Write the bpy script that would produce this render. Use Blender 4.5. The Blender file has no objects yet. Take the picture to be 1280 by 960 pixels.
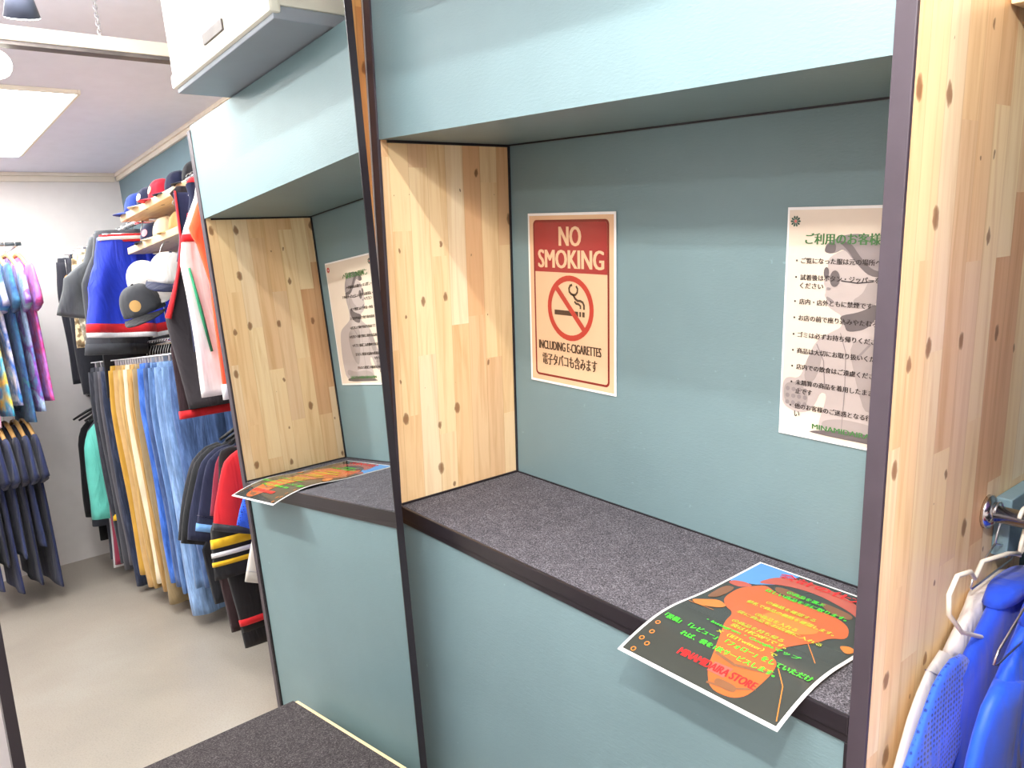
import bpy, bmesh, math, random
from math import sin, cos, pi, sqrt
from mathutils import Vector, Matrix
from mathutils.geometry import tessellate_polygon
SC = bpy.context.scene
COL = SC.collection
ZB = 0.82                      # bench top
# ------------------------------------------------------------------ node helpers
def srgb(c):
    def f(v):
        v /= 255.0
        return v / 12.92 if v <= 0.04045 else ((v + 0.055) / 1.055) ** 2.4
    return (f(c[0]), f(c[1]), f(c[2]), 1.0)

class NT:
    def __init__(s, name):
        s.m = bpy.data.materials.new(name); s.m.use_nodes = True
        s.t = s.m.node_tree; s.t.nodes.clear()
        s.out = s.n('ShaderNodeOutputMaterial'); s.b = s.n('ShaderNodeBsdfPrincipled')
        s.l(s.b, 'BSDF', s.out, 'Surface')
    def n(s, t, **kw):
        x = s.t.nodes.new(t)
        for k, v in kw.items():
            if k in x.inputs: x.inputs[k].default_value = v
            else: setattr(x, k, v)
        return x
    def l(s, a, ao, b, bi): s.t.links.new(a.outputs[ao], b.inputs[bi])
    def coord(s, scale=(1, 1, 1), kind='Object', rot=(0, 0, 0), loc=(0, 0, 0)):
        c = s.n('ShaderNodeTexCoord'); m = s.n('ShaderNodeMapping')
        m.inputs['Scale'].default_value = scale; m.inputs['Rotation'].default_value = rot
        m.inputs['Location'].default_value = loc
        s.l(c, kind, m, 'Vector'); return m
    def noise(s, vec, scale, detail=3, rough=.5, dist=0):
        x = s.n('ShaderNodeTexNoise'); x.inputs['Scale'].default_value = scale
        x.inputs['Detail'].default_value = detail; x.inputs['Roughness'].default_value = rough
        x.inputs['Distortion'].default_value = dist
        s.l(vec, 'Vector', x, 'Vector'); return x
    def ramp(s, src, so, stops, interp='LINEAR'):
        r = s.n('ShaderNodeValToRGB'); e = r.color_ramp; e.interpolation = interp
        while len(e.elements) < len(stops): e.elements.new(0.5)
        for el, (p, c) in zip(e.elements, stops):
            el.position = p; el.color = c if len(c) == 4 else (*c, 1)
        s.l(src, so, r, 'Fac'); return r
    def mix(s, fac, a, b, mode='MIX'):
        x = s.n('ShaderNodeMix', data_type='RGBA', blend_type=mode)
        for sock, v in ((0, fac), (6, a), (7, b)):
            if isinstance(v, tuple) and hasattr(v[0], 'outputs'): s.t.links.new(v[0].outputs[v[1]], x.inputs[sock])
            else: x.inputs[sock].default_value = v
        return x
    def math(s, op, a, b=None):
        x = s.n('ShaderNodeMath', operation=op)
        for i, v in enumerate((a, b)):
            if v is None: continue
            if isinstance(v, tuple): s.t.links.new(v[0].outputs[v[1]], x.inputs[i])
            else: x.inputs[i].default_value = v
        return x
    def base(s, node, out): s.l(node, out, s.b, 'Base Color')
    def bump(s, src, so, strength, dist=.002):
        b = s.n('ShaderNodeBump'); b.inputs['Strength'].default_value = strength; b.inputs['Distance'].default_value = dist
        s.l(src, so, b, 'Height'); s.l(b, 'Normal', s.b, 'Normal'); return b
    def set(s, rough=.5, metal=0, spec=.5):
        s.b.inputs['Roughness'].default_value = rough; s.b.inputs['Metallic'].default_value = metal
        s.b.inputs['Specular IOR Level'].default_value = spec; return s.m

_mc = {}
def plain(name, c, rough=.6, metal=0, spec=.4, var=.06, bump=0):
    k = (name, c, rough)
    if k in _mc: return _mc[k]
    t = NT(name); v = t.coord()
    nz = t.noise(v, 14, 4)
    a = srgb(c); lo = tuple(x * (1 - var) for x in a[:3]) + (1,); hi = tuple(min(1, x * (1 + var)) for x in a[:3]) + (1,)
    r = t.ramp(nz, 'Fac', [(.3, lo), (.7, hi)]); t.base(r, 'Color')
    if bump: t.bump(t.noise(v, 180, 3), 'Fac', bump, .001)
    _mc[k] = t.set(rough, metal, spec); return _mc[k]

def teal_paint(name, c):
    t = NT(name); v = t.coord()
    a = srgb(c)
    n1 = t.noise(v, 3.5, 4, .6)
    r = t.ramp(n1, 'Fac', [(.25, tuple(x * .93 for x in a[:3])), (.75, tuple(x * 1.06 for x in a[:3]))])
    sp = t.noise(v, 60, 2)                                   # a few pale scuffs
    k = t.ramp(sp, 'Fac', [(.74, (0, 0, 0)), (.8, (1, 1, 1))])
    mx = t.mix((k, 'Color'), (r, 'Color'), tuple(min(1, x * 1.25) for x in a[:3]) + (1,))
    t.base(mx, 2)
    w = t.coord((90, 90, 260)); t.bump(t.noise(w, 1.0, 3, .6), 'Fac', .35, .0012)
    return t.set(.42, 0, .45)

def pine(name, along='Z', across='Y', seed=0.0, tint=(1, 1, 1), row=.052):
    """finger-jointed pine board: staves of differing tone, grain, knots"""
    t = NT(name); c = t.n('ShaderNodeTexCoord'); sp = t.n('ShaderNodeSeparateXYZ'); t.l(c, 'Object', sp, 0)
    cb = t.n('ShaderNodeCombineXYZ')
    a1 = t.math('ADD', (sp, along), 3.17 + seed); b1 = t.math('ADD', (sp, across), 2.11 + seed * .37)
    t.l(a1, 0, cb, 0); t.l(b1, 0, cb, 1)
    # stave id
    rowf = t.math('FLOOR', (t.math('DIVIDE', (b1, 0), row), 0))
    w1 = t.n('ShaderNodeTexWhiteNoise', noise_dimensions='1D'); t.l(rowf, 0, w1, 'W')
    seg = t.math('ADD', (t.math('DIVIDE', (a1, 0), .44), 0), (t.math('MULTIPLY', (w1, 'Value'), 7.3), 0))
    segf = t.math('FLOOR', (seg, 0))
    idc = t.n('ShaderNodeCombineXYZ'); t.l(rowf, 0, idc, 0); t.l(segf, 0, idc, 1)
    w2 = t.n('ShaderNodeTexWhiteNoise', noise_dimensions='2D'); t.l(idc, 0, w2, 'Vector')
    def T(*c): q = srgb(c); return tuple(q[i] * tint[i] for i in range(3))
    tone = t.ramp(w2, 'Value', [(0, T(222, 174, 130)), (.16, T(238, 200, 152)), (.40, T(244, 214, 166)), (.66, T(248, 224, 180)), (.84, T(230, 190, 146)), (1, T(252, 234, 198))])
    # grain
    off = t.n('ShaderNodeVectorMath', operation='ADD'); t.l(cb, 0, off, 0)
    sh = t.n('ShaderNodeVectorMath', operation='SCALE'); t.l(w2, 'Color', sh, 0); sh.inputs['Scale'].default_value = 9
    t.l(sh, 0, off, 1)
    m1 = t.n('ShaderNodeMapping'); m1.inputs['Scale'].default_value = (2.6, 46, 1); t.l(off, 0, m1, 0)
    g = t.noise(m1, 1.0, 5, .55, .9)
    gr = t.ramp(g, 'Fac', [(.32, (.80, .68, .54)), (.55, (1, 1, 1)), (.8, (.95, .90, .83))])
    mx = t.mix(.75, (tone, 'Color'), (gr, 'Color'), 'MULTIPLY')
    # knots
    m2 = t.n('ShaderNodeMapping'); m2.inputs['Scale'].default_value = (6.6, 11.5, 1); t.l(off if False else cb, 0, m2, 0)
    vo = t.n('ShaderNodeTexVoronoi', voronoi_dimensions='2D', feature='F1'); vo.inputs['Scale'].default_value = 1; vo.inputs['Randomness'].default_value = .9
    wob = t.noise(m2, 9, 2); wv = t.n('ShaderNodeVectorMath', operation='SCALE'); t.l(wob, 'Color', wv, 0); wv.inputs['Scale'].default_value = .09
    av = t.n('ShaderNodeVectorMath', operation='ADD'); t.l(m2, 0, av, 0); t.l(wv, 0, av, 1)
    t.l(av, 0, vo, 'Vector')
    sc = t.n('ShaderNodeSeparateColor'); t.l(vo, 'Color', sc, 0)
    size = t.math('MULTIPLY', (t.math('SUBTRACT', (sc, 'Red'), .18), 0), .155)      # a third of the cells have none
    rel = t.math('DIVIDE', (vo, 'Distance'), (t.math('MAXIMUM', (size, 0), .0005), 0))
    kr = t.ramp(rel, 0, [(.0, (1, 1, 1)), (.62, (.92, .92, .92)), (.85, (.55, .55, .55)), (1.0, (0, 0, 0))])
    kn = t.mix((t.math('MULTIPLY', (kr, 'Color'), .82), 0), (mx, 2), (*T(120, 74, 40), 1))
    halo = t.ramp(rel, 0, [(.0, (1, 1, 1)), (.5, (.6, .6, .6)), (1.0, (0, 0, 0))])
    # seams between staves
    fr = t.math('FRACT', (t.math('DIVIDE', (b1, 0), row), 0))
    sm = t.ramp(fr, 0, [(0, (.82, .76, .68)), (.025, (1, 1, 1)), (.975, (1, 1, 1)), (1, (.82, .76, .68))])
    fin = t.mix(1.0, (kn, 2), (sm, 'Color'), 'MULTIPLY')
    t.base(fin, 2)
    t.bump(g, 'Fac', .08, .001)
    return t.set(.36, 0, .4)

def carpet(name, dark=(34, 33, 37), light=(150, 146, 155), sc=420):
    t = NT(name); v = t.coord()
    a = t.noise(v, sc, 2, .7); b = t.noise(v, 30, 3)
    r = t.ramp(a, 'Fac', [(.30, srgb(dark)), (.52, tuple((x + y) * .34 for x, y in zip(srgb(dark), srgb(light)))[:3]), (.74, srgb(light))])
    r2 = t.ramp(b, 'Fac', [(.3, (.85, .85, .85)), (.7, (1.1, 1.1, 1.1))])
    t.base(t.mix(1.0, (r, 'Color'), (r2, 'Color'), 'MULTIPLY'), 2)
    t.bump(a, 'Fac', .7, .002)
    return t.set(.95, 0, .1)

def concrete(name):
    t = NT(name); v = t.coord()
    a = t.noise(v, 1.3, 5, .6); b = t.noise(v, 160, 2)
    r = t.ramp(a, 'Fac', [(.3, srgb((146, 138, 128))), (.55, srgb((158, 149, 138))), (.75, srgb((166, 159, 149)))])
    r2 = t.ramp(b, 'Fac', [(.25, (.84, .82, .80)), (.5, (1, 1, 1)), (.78, (1.07, 1.06, 1.05))])
    t.base(t.mix(1.0, (r, 'Color'), (r2, 'Color'), 'MULTIPLY'), 2)
    t.bump(b, 'Fac', .08, .001)
    return t.set(.38, 0, .4)

def cloth(name, c, kind='plain', seed=0, c2=None):
    k = (name, c, kind, seed, c2)
    if k in _mc: return _mc[k]
    t = NT(name); a = srgb(c)
    v = t.coord(loc=(seed * 1.7, seed * .9, seed * 2.3))
    weave = t.noise(v, 700, 2)
    if kind == 'denim':
        m = t.coord((30, 30, 4), loc=(seed, seed * 2, 0)); n = t.noise(m, 2.2, 5, .65)
        n2 = t.noise(v, 7, 3)
        b = tuple(min(1, x * 1.75 + .04) for x in a[:3]); d = tuple(x * .62 for x in a[:3])
        r = t.ramp(n, 'Fac', [(.28, d), (.5, a[:3]), (.76, b)]); r2 = t.ramp(n2, 'Fac', [(.3, (.8, .8, .8)), (.7, (1.2, 1.2, 1.2))])
        t.base(t.mix(1, (r, 'Color'), (r2, 'Color'), 'MULTIPLY'), 2); t.bump(n, 'Fac', .4, .003)
    elif kind == 'tiedye':
        n = t.noise(v, 4.2, 2, .5, 2.2)
        cs = [srgb(q)[:3] for q in c2]
        st = [(.18 + .64 * i / (len(cs) - 1), q) for i, q in enumerate(cs)]
        r = t.ramp(n, 'Fac', st); sp = t.noise(v, 40, 2); r2 = t.ramp(sp, 'Fac', [(.35, (.8, .8, .85)), (.65, (1.15, 1.1, 1.15))])
        t.base(t.mix(1, (r, 'Color'), (r2, 'Color'), 'MULTIPLY'), 2); t.bump(weave, 'Fac', .2, .001)
    elif kind == 'camo':
        n = t.noise(v, 26, 2); b = srgb(c2)
        r = t.ramp(n, 'Fac', [(.44, a[:3]), (.5, b[:3]), (.62, tuple(x * .5 for x in b[:3]))]); t.base(r, 'Color')
    elif kind == 'mesh':
        m = t.coord((1, 1, 1)); vo = t.n('ShaderNodeTexVoronoi', feature='F1'); vo.inputs['Scale'].default_value = 120; vo.inputs['Randomness'].default_value = .15
        t.l(m, 0, vo, 'Vector')
        r = t.ramp(vo, 'Distance', [(.22, tuple(x * .22 for x in a[:3])), (.38, a[:3])]); t.base(r, 'Color'); t.bump(vo, 'Distance', .4, .002)
    elif kind == 'cord':
        m = t.coord((1, 1, .05)); w = t.noise(m, 110, 2)
        r = t.ramp(w, 'Fac', [(.35, tuple(x * .7 for x in a[:3])), (.6, tuple(min(1, x * 1.15) for x in a[:3]))]); t.base(r, 'Color'); t.bump(w, 'Fac', .4, .002)
    else:
        n = t.noise(v, 9, 3)
        r = t.ramp(n, 'Fac', [(.3, tuple(x * .86 for x in a[:3])), (.7, tuple(min(1, x * 1.1) for x in a[:3]))]); t.base(r, 'Color'); t.bump(weave, 'Fac', .25, .001)
    fm = t.coord((9, 9, 2.2), loc=(seed * 3.1 + c[0] * .13, seed + c[1] * .17, c[2] * .11)); fo = t.noise(fm, 1.0, 3, .5, 1.2)
    fb = t.n('ShaderNodeBump'); fb.inputs['Strength'].default_value = .75 if kind == 'shiny' else .55; fb.inputs['Distance'].default_value = .03
    t.l(fo, 'Fac', fb, 'Height')
    old = [l for l in t.t.links if l.to_socket == t.b.inputs['Normal']]
    if old: t.l(fb, 'Normal', old[0].from_node, 'Normal')
    else: t.l(fb, 'Normal', t.b, 'Normal')
    rough = .45 if kind == 'shiny' else .85
    t.b.inputs['Sheen Weight'].default_value = .15
    _mc[k] = t.set(rough, 0, .3); return _mc[k]

def emit(name, c, s):
    t = NT(name); v = t.coord(); n = t.noise(v, 3, 1)
    r = t.ramp(n, 'Fac', [(0, tuple(x * .97 for x in c)), (1, c)])
    t.l(r, 'Color', t.b, 'Emission Color'); t.b.inputs['Emission Strength'].default_value = s
    t.b.inputs['Base Color'].default_value = (.9, .9, .9, 1); return t.set(.4)

# ------------------------------------------------------------------ mesh helpers
class MB:
    def __init__(s): s.v = []; s.f = []; s.mi = []; s.sm = []
    def add(s, vs, fs, mi=0, smooth=False):
        o = len(s.v); s.v += [tuple(q) for q in vs]
        for f in fs: s.f.append([i + o for i in f]); s.mi.append(mi); s.sm.append(smooth)
        return s
    def box(s, a, b, mi=0, bev=0.0):
        a = [min(p, q) for p, q in zip(a, b)]; b = [max(p, q) for p, q in zip(a, b)] if False else [max(p, q) for p, q in zip(a, b)]
        bm = bmesh.new(); bmesh.ops.create_cube(bm, size=1)
        for v in bm.verts:
            v.co = Vector([(a[i] + b[i]) / 2 + v.co[i] * (b[i] - a[i]) for i in range(3)])
        if bev:
            bmesh.ops.bevel(bm, geom=list(bm.edges), offset=bev, segments=2, affect='EDGES', profile=.6)
        bm.verts.index_update()
        s.add([v.co[:] for v in bm.verts], [[v.index for v in f.verts] for f in bm.faces], mi, False); bm.free(); return s
    def tube(s, pts, r, n=10, mi=0, cap=True):
        pts = [Vector(p) for p in pts]; rs = r if isinstance(r, (list, tuple)) else [r] * len(pts)
        vs = []; fs = []; up = None
        for i, p in enumerate(pts):
            t = (pts[min(i + 1, len(pts) - 1)] - pts[max(i - 1, 0)]).normalized()
            if up is None: up = t.orthogonal().normalized()
            up = (up - t * up.dot(t)); up = up.normalized() if up.length > 1e-6 else t.orthogonal().normalized()
            w = t.cross(up)
            for k in range(n):
                q = 2 * pi * k / n; vs.append(p + (up * cos(q) + w * sin(q)) * rs[i])
        for i in range(len(pts) - 1):
            for k in range(n): fs.append([i * n + k, i * n + (k + 1) % n, (i + 1) * n + (k + 1) % n, (i + 1) * n + k])
        if cap: fs.append(list(range(n))[::-1]); fs.append([(len(pts) - 1) * n + k for k in range(n)])
        return s.add(vs, fs, mi, True)
    def rings(s, rings, mi=0, cap=True):
        n = len(rings[0]); vs = [q for r in rings for q in r]; fs = []
        for i in range(len(rings) - 1):
            for k in range(n): fs.append([i * n + k, i * n + (k + 1) % n, (i + 1) * n + (k + 1) % n, (i + 1) * n + k])
        if cap: fs.append(list(range(n))[::-1]); fs.append([(len(rings) - 1) * n + k for k in range(n)])
        return s.add(vs, fs, mi, True)
    def prism(s, poly, y0, y1, mi=0, axis='Y'):
        """polygon in the XZ plane thickened along Y"""
        n = len(poly); vs = [(p[0], y0, p[1]) for p in poly] + [(p[0], y1, p[1]) for p in poly]
        fs = [list(range(n)), list(range(2 * n - 1, n - 1, -1))] + [[i, i + n, (i + 1) % n + n, (i + 1) % n] for i in range(n)]
        return s.add(vs, fs, mi)
    def build(s, name, mat, parent=None, loc=None):
        me = bpy.data.meshes.new(name); me.from_pydata(s.v, [], s.f)
        for m in (mat if isinstance(mat, (list, tuple)) else [mat]): me.materials.append(m)
        for p, a, b in zip(me.polygons, s.mi, s.sm): p.material_index = a; p.use_smooth = b
        bm = bmesh.new(); bm.from_mesh(me); bmesh.ops.recalc_face_normals(bm, faces=list(bm.faces)); bm.to_mesh(me); bm.free()
        o = bpy.data.objects.new(name, me); COL.objects.link(o)
        if parent: o.parent = parent
        if loc: o.location = loc
        return o

def tag(o, label=None, cat=None, group=None, kind=None):
    for k, v in (('label', label), ('category', cat), ('group', group), ('kind', kind)):
        if v: o[k] = v
    return o
def thing(name, label, cat, loc=(0, 0, 0), rz=0, group=None):
    o = bpy.data.objects.new(name, None); COL.objects.link(o); o.location = loc; o.rotation_euler = (0, 0, rz)
    o.empty_display_size = .05
    return tag(o, label, cat, group)
def struct(name, mb, m, label=None):
    return tag(mb.build(name, m), label or None, None, None, 'structure')

# ------------------------------------------------------------------ materials
TEAL = teal_paint('teal_paint', (113, 137, 142))
TEALW = teal_paint('teal_wall_paint', (114, 140, 150))
PINE_L = pine('pine_panel_left', 'Z', 'Y', 0.0)
PINE_R = pine('pine_panel_right', 'Z', 'Y', 1.37)
PINE_S = pine('pine_shelf', 'X', 'Y', 2.9)
PINE_T = pine('pine_trim', 'Z', 'Y', 4.2, (.92, .70, .45))
BLACK = plain('black_trim_paint', (62, 54, 62), .38, 0, .5, .12)
BLACKE = plain('black_edge_strip', (34, 29, 34), .3, 0, .5, .1)
CARPET = carpet('grey_flecked_carpet')
MAT = carpet('black_step_carpet', (44, 40, 42), (112, 104, 105), 260)
FLOOR = concrete('polished_concrete')
WHITE = plain('white_wall_paint', (232, 226, 224), .8, 0, .2, .02, .1)
CEIL = plain('ceiling_paint', (238, 236, 250), .85, 0, .2, .02, .05)
CREAM = plain('cream_moulding', (236, 226, 212), .6, 0, .3, .03)
PLY = plain('pale_plywood', (246, 214, 160), .5, 0, .3, .06)
CHROME = plain('chrome', (205, 205, 208), .18, 1, .5, .02)
STEEL = plain('bright_hook_steel', (225, 225, 228), .3, 1, .5, .02)
PLASTW = plain('cream_plastic', (222, 214, 202), .4, 0, .5, .03)
PLASTB = plain('black_plastic', (30, 30, 33), .4, 0, .5, .03)
HWOOD = plain('hanger_wood', (226, 176, 110), .4, 0, .4, .1)
ACW = plain('air_conditioner_enamel', (238, 234, 220), .35, 0, .5, .01)
ACG = plain('air_conditioner_underside', (150, 156, 166), .5, 0, .4, .03)
GREYP = plain('grey_nameplate', (112, 104, 102), .5, 0, .3, .25)
PAPERW = plain('white_laminate_edge', (246, 243, 242), .25, 0, .5, .01)
TAGC = plain('kraft_price_tag', (232, 170, 104), .8, 0, .2, .05)

# ------------------------------------------------------------------ the room
XL, XR, YB, YF, ZC = -.045, 4.352, .758, -3.4, 2.472
struct('floor', MB().box((XL - .1, YF - .1, -.1), (XR + .1, YB + .1, 0)), FLOOR)
struct('ceiling', MB().box((XL - .1, YF - .1, ZC), (XR + .1, YB + .1, ZC + .1)), CEIL)
struct('wall_back', MB().box((XL - .1, YB, 0), (XR + .1, YB + .1, ZC)), TEALW)
struct('wall_right', MB().box((XR, YF - .1, 0), (XR + .1, YB, ZC)), WHITE)
struct('wall_left', MB().box((XL - .1, YF - .1, 0), (XL, YB, ZC)), WHITE)
struct('wall_front', MB().box((XL, YF - .1, 0), (XR, YF, ZC)), WHITE)
def cove(p):  # moulding profile steps
    return p
m = MB(); m.box((XL, YB - .03, ZC - .022), (XR, YB, ZC), bev=.004); m.box((XL, YB - .018, ZC - .05), (XR, YB, ZC - .022), bev=.004)
struct('trim_1', m, CREAM)
m = MB(); m.box((XR - .03, YF, ZC - .022), (XR, YB - .03, ZC), bev=.004); m.box((XR - .018, YF, ZC - .055), (XR, YB - .03, ZC - .022), bev=.004)
struct('trim_2', m, CREAM)
struct('trim_3', MB().box((XL + .001, -.085, 0), (-.028, -.006, 2.3), bev=.002).box((-.028, -.030, 0), (-.0255, -.022, 2.3), bev=.001), PINE_T)   # pine strip on the left wall beside the alcove

# ------------------------------------------------------------------ the display alcove
W, D, H, TOP = 1.147, .376, ZB + .858, ZB + 1.147
al = thing('display_alcove', 'teal built-in display alcove with knotty pine side panels and a carpeted bench ledge', 'alcove', (0, 0, 0))
def side(x0, x1, ins, mat, yb):
    o = MB().box((x0, .004, 0), (x1, yb, TOP - .012)).build('side_panel', mat, al)
    return o
lp = side(-.026, 0, 1, PINE_L, YB - .002)
MB().box((-.0265, -.004, 0), (.0005, .0045, TOP + .03), bev=.0015).build('edge_trim', BLACK, lp)
rp = side(W, W + .025, 1, PINE_R, .53)
MB().box((W - .0005, -.003, 0), (W + .025, .0045, TOP - .012), bev=.0015).build('edge_trim', BLACK, rp)
MB().box((.001, 0, H), (W - .001, .02, TOP)).build('header_panel', TEAL, al)
MB().box((.001, .02, H), (W - .001, D, H + .018)).build('soffit', TEAL, al)
MB().box((.001, D, ZB - .04), (W - .001, D + .015, H + .018)).build('back_panel', TEAL, al)
MB().box((.001, .02, TOP - .018), (W - .001, .74, TOP)).build('top_panel', TEAL, al)
MB().box((.001, .004, 0), (W - .007, .02, ZB - .03)).build('front_panel', TEAL, al)
bt = MB().box((.001, .004, ZB - .022), (W - .001, D, ZB), bev=.002).build('bench_top', CARPET, al)
et = MB(); et.box((.001, -.003, ZB - .03), (W - .001, .004, ZB - .001), bev=.0015); et.box((.001, -.0005, ZB - .043), (W - .001, .006, ZB - .03), bev=.001)
et.build('bench_edge_trim', BLACKE, bt)
et = MB(); et.box((W - .006, -.001, 0), (W, .006, ZB - .043), bev=.001); et.build('corner_trim', BLACKE, al)
jt = MB()
jt.box((.0005, .004, ZB), (.004, D, ZB + .005)); jt.box((.0005, D - .005, ZB), (.0045, D, H)); jt.box((.0005, .02, H - .006), (.004, D, H))
jt.box((.004, D - .003, ZB), (W, D, ZB + .003)); jt.box((.004, D - .004, H - .004), (W - .001, D, H)); jt.box((W - .004, D - .005, ZB), (W - .0005, D, H)); jt.box((W - .004, .004, ZB), (W - .0005, D, ZB + .004)); jt.box((W - .004, .02, H - .005), (W - .0005, D, H))
jt.build('joint_bead', BLACKE, al)
# teal ledger board beside the panel that the coat rail is fixed in front of
tag(MB().box((W + .0255, .385, ZB + .13), (W + .05, YB - .004, ZB + .228), bev=.003).build('ledger_board', TEALW),
    'teal painted ledger board on the outer pine panel behind the chrome rail', 'board')

# ------------------------------------------------------------------ leaning mirror (its plane: n.P = d at bench level)
nM = Vector((.9972, .0178, .0731)).normalized(); dM = .1197
def mp(y, z):                               # point on the glass for a world y and height z above bench
    return Vector(((dM - nM.y * y - nM.z * z) / nM.x, y, z + ZB))
def quadbox(mb, pts, d0, d1, mi=0):
    q = [p + nM * d0 for p in pts] + [p + nM * d1 for p in pts]
    mb.add(q, [[0, 1, 2, 3], [7, 6, 5, 4], [0, 4, 5, 1], [1, 5, 6, 2], [2, 6, 7, 3], [3, 7, 4, 0]], mi)
zb, zt = -.655, 1.40; ya, yb_ = -.854, -.087; fw = .018
mr = thing('standing_mirror', 'tall black framed mirror leaning at the left end of the alcove', 'mirror', mp(-.47, zb))
mr_inv = Matrix.Translation(-mr.location)
def mpart(name, mb, mat):
    mb.v = [tuple(Vector(v) - mr.location) for v in mb.v]; return mb.build(name, mat, mr)
tm = NT('mirror_glass'); tm.b.inputs['Base Color'].default_value = (.90, .93, .92, 1); tm.b.inputs['Metallic'].default_value = 1; tm.b.inputs['Roughness'].default_value = 0.0
MIRG = tm.m
m = MB(); quadbox(m, [mp(ya, zb + .02), mp(yb_, zb + .02), mp(yb_, zt - .02), mp(ya, zt - .02)], -.004, 0); mpart('mirror_glass', m, MIRG)
for y0, y1 in ((ya - fw, ya), (yb_, yb_ + fw)):
    m = MB(); quadbox(m, [mp(y0, zb), mp(y1, zb), mp(y1, zt), mp(y0, zt)], -.026, .0012); mpart('frame_bar', m, BLACKE)
for z0, z1 in ((zb, zb + .02), (zt - .02, zt)):
    m = MB(); quadbox(m, [mp(ya, z0), mp(yb_, z0), mp(yb_, z1), mp(ya, z1)], -.026, .0012); mpart('frame_bar', m, BLACKE)
m = MB(); quadbox(m, [mp(ya, zb + .02), mp(yb_, zb + .02), mp(yb_, zt - .02), mp(ya, zt - .02)], -.016, -.005); mpart('backing_board', m, PLASTB)

# low step the mirror stands on
st = thing('display_step', 'low black carpeted step with a pale plywood edge in front of the alcove', 'step', (0, 0, 0))
MB().box((.0, -1.3, 0), (.903, -.044, .158), bev=.001).build('plywood_base', PLY, st)
MB().box((.0, -1.3, .158), (.905, -.058, .164), bev=.003).build('carpet_top', MAT, st)
# ------------------------------------------------------------------ ceiling services
ac = thing('air_conditioner', 'white ceiling-hung air conditioner above the alcove header', 'air conditioner', (0, 0, 0))
x0, x1, y0, z0 = .235, .84, -.155, TOP + .004
MB().box((x0, y0 + .012, z0 + .03), (x1, .70, ZC - .002), bev=.004).build('casing', ACW, ac)
MB().box((x0 - .004, y0, z0 + .012), (x1 + .004, y0 + .03, z0 + .05), bev=.008).build('front_lip', ACW, ac)
MB().box((x0 + .004, y0 + .012, z0), (x1 - .004, .69, z0 + .03), bev=.003).build('underside_panel', ACG, ac)
MB().box((x0 + .004, y0 + .004, z0 + .05), (x1 - .004, y0 + .012, ZC - .02), bev=.003).build('front_cover', ACW, ac)
MB().box((.475, y0 - .001, z0 + .052), (.595, y0 + .006, z0 + .078), bev=.001).build('nameplate', GREYP, ac)
LEDW = emit('light_panel_diffuser', (1, .985, .96), 9.0)
def troffer(xa, xb, ya_, yb2, label, mat, name='ceiling_light'):
    t = thing(name, label, 'ceiling light', ((xa + xb) / 2, (ya_ + yb2) / 2, ZC)); cx, cy = t.location.x, t.location.y
    f = MB(); 
    for a, b in (((xa - .014, ya_ - .014), (xb + .014, ya_)), ((xa - .014, yb2), (xb + .014, yb2 + .014)), ((xa - .014, ya_), (xa, yb2)), ((xb, ya_), (xb + .014, yb2))):
        f.box((a[0] - cx, a[1] - cy, -.02), (b[0] - cx, b[1] - cy, -.0005), bev=.003)
    f.build('frame', CREAM, t)
    MB().box((xa - cx, ya_ - cy, -.012), (xb - cx, yb2 - cy, -.002)).build('diffuser', mat, t)
    return t
troffer(2.56, 3.80, -.50, .085, 'wide white glowing light panel on the ceiling near the pale end wall', LEDW)
# hanging bar on chains
bar = thing('lighting_bar', 'white lighting bar hung on chains below the ceiling', 'lighting bar', (1.44, 0, 2.27))
m = MB(); m.box((-.025, -2.0, -.0), (.025, .16, .045), bev=.003); m.build('bar', CREAM, bar)
MB().box((-.02, -2.0, -.012), (.02, .16, 0)).build('lower_channel', GREYP, bar)
for yy in (-.13, -1.4):
    m = MB(); nl = 12
    for k in range(nl):
        zc = .045 + (ZC - 2.27 - .045) * (k + .5) / nl; ang = pi / 2 * (k % 2)
        pts = [((.006 * cos(a)) * cos(ang), yy + (.006 * cos(a)) * sin(ang), zc + .0105 * sin(a)) for a in [2 * pi * j / 10 for j in range(11)]]
        m.tube(pts, .0018, 6)
    m.build('chain', STEEL, bar)
def spot(x, y, tx, ty, label, zt=2.30, col=(1, .97, .93)):
    t = thing('spotlight', label, 'spotlight', (x, y, zt), 0, 'ceiling spotlights')
    MB().tube([(0, 0, 0), (0, 0, ZC - zt - .001)], .008, 8).build('stem', PLASTB, t)
    MB().tube([(0, 0, ZC - zt - .02), (0, 0, ZC - zt - .002)], .035, 16).build('ceiling_plate', PLASTB, t)
    d = Vector((tx, ty, -1)).normalized()
    MB().tube([-d * .05, -d * .03, d * .02, d * .07], [.022, .030, .034, .046], 16, 0, True).build('lamp_head', plain('spotlight_grey', (92, 98, 118), .4, .2), t)
    MB().tube([d * .0705, d * .073], [.0455, .042], 16).build('lens', emit('spot_lens', col, 14), t)
    return t
spot(1.10, -.43, .5, .1, 'dark grey ceiling spotlight seen at the top left of the mirror')
spot(1.66, -1.05, -.42, 1.0, 'dark grey ceiling spotlight added to brighten the outer pine panel')  # added fixture, there only to brighten the outer pine panel
spot(1.62, -.405, -1.9, -.45, 'small bright spotlight at the left edge of the mirror above the light panel', 2.27, (1, .93, .8))
sl_ = bpy.data.lights.new('panel_fill_spot', 'SPOT'); sl_.energy = 90; sl_.spot_size = 1.5; sl_.spot_blend = .8; sl_.shadow_soft_size = .04; sl_.color = (1, .95, .88)  # added fill beam aimed at the outer pine panel
so_ = bpy.data.objects.new('panel_fill_spot', sl_); COL.objects.link(so_); d_ = Vector((-.42, 1.0, -1)).normalized(); so_.location = Vector((1.66, -1.05, 2.30)) + d_ * .085; so_.rotation_euler = d_.to_track_quat('-Z', 'Y').to_euler()
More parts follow.
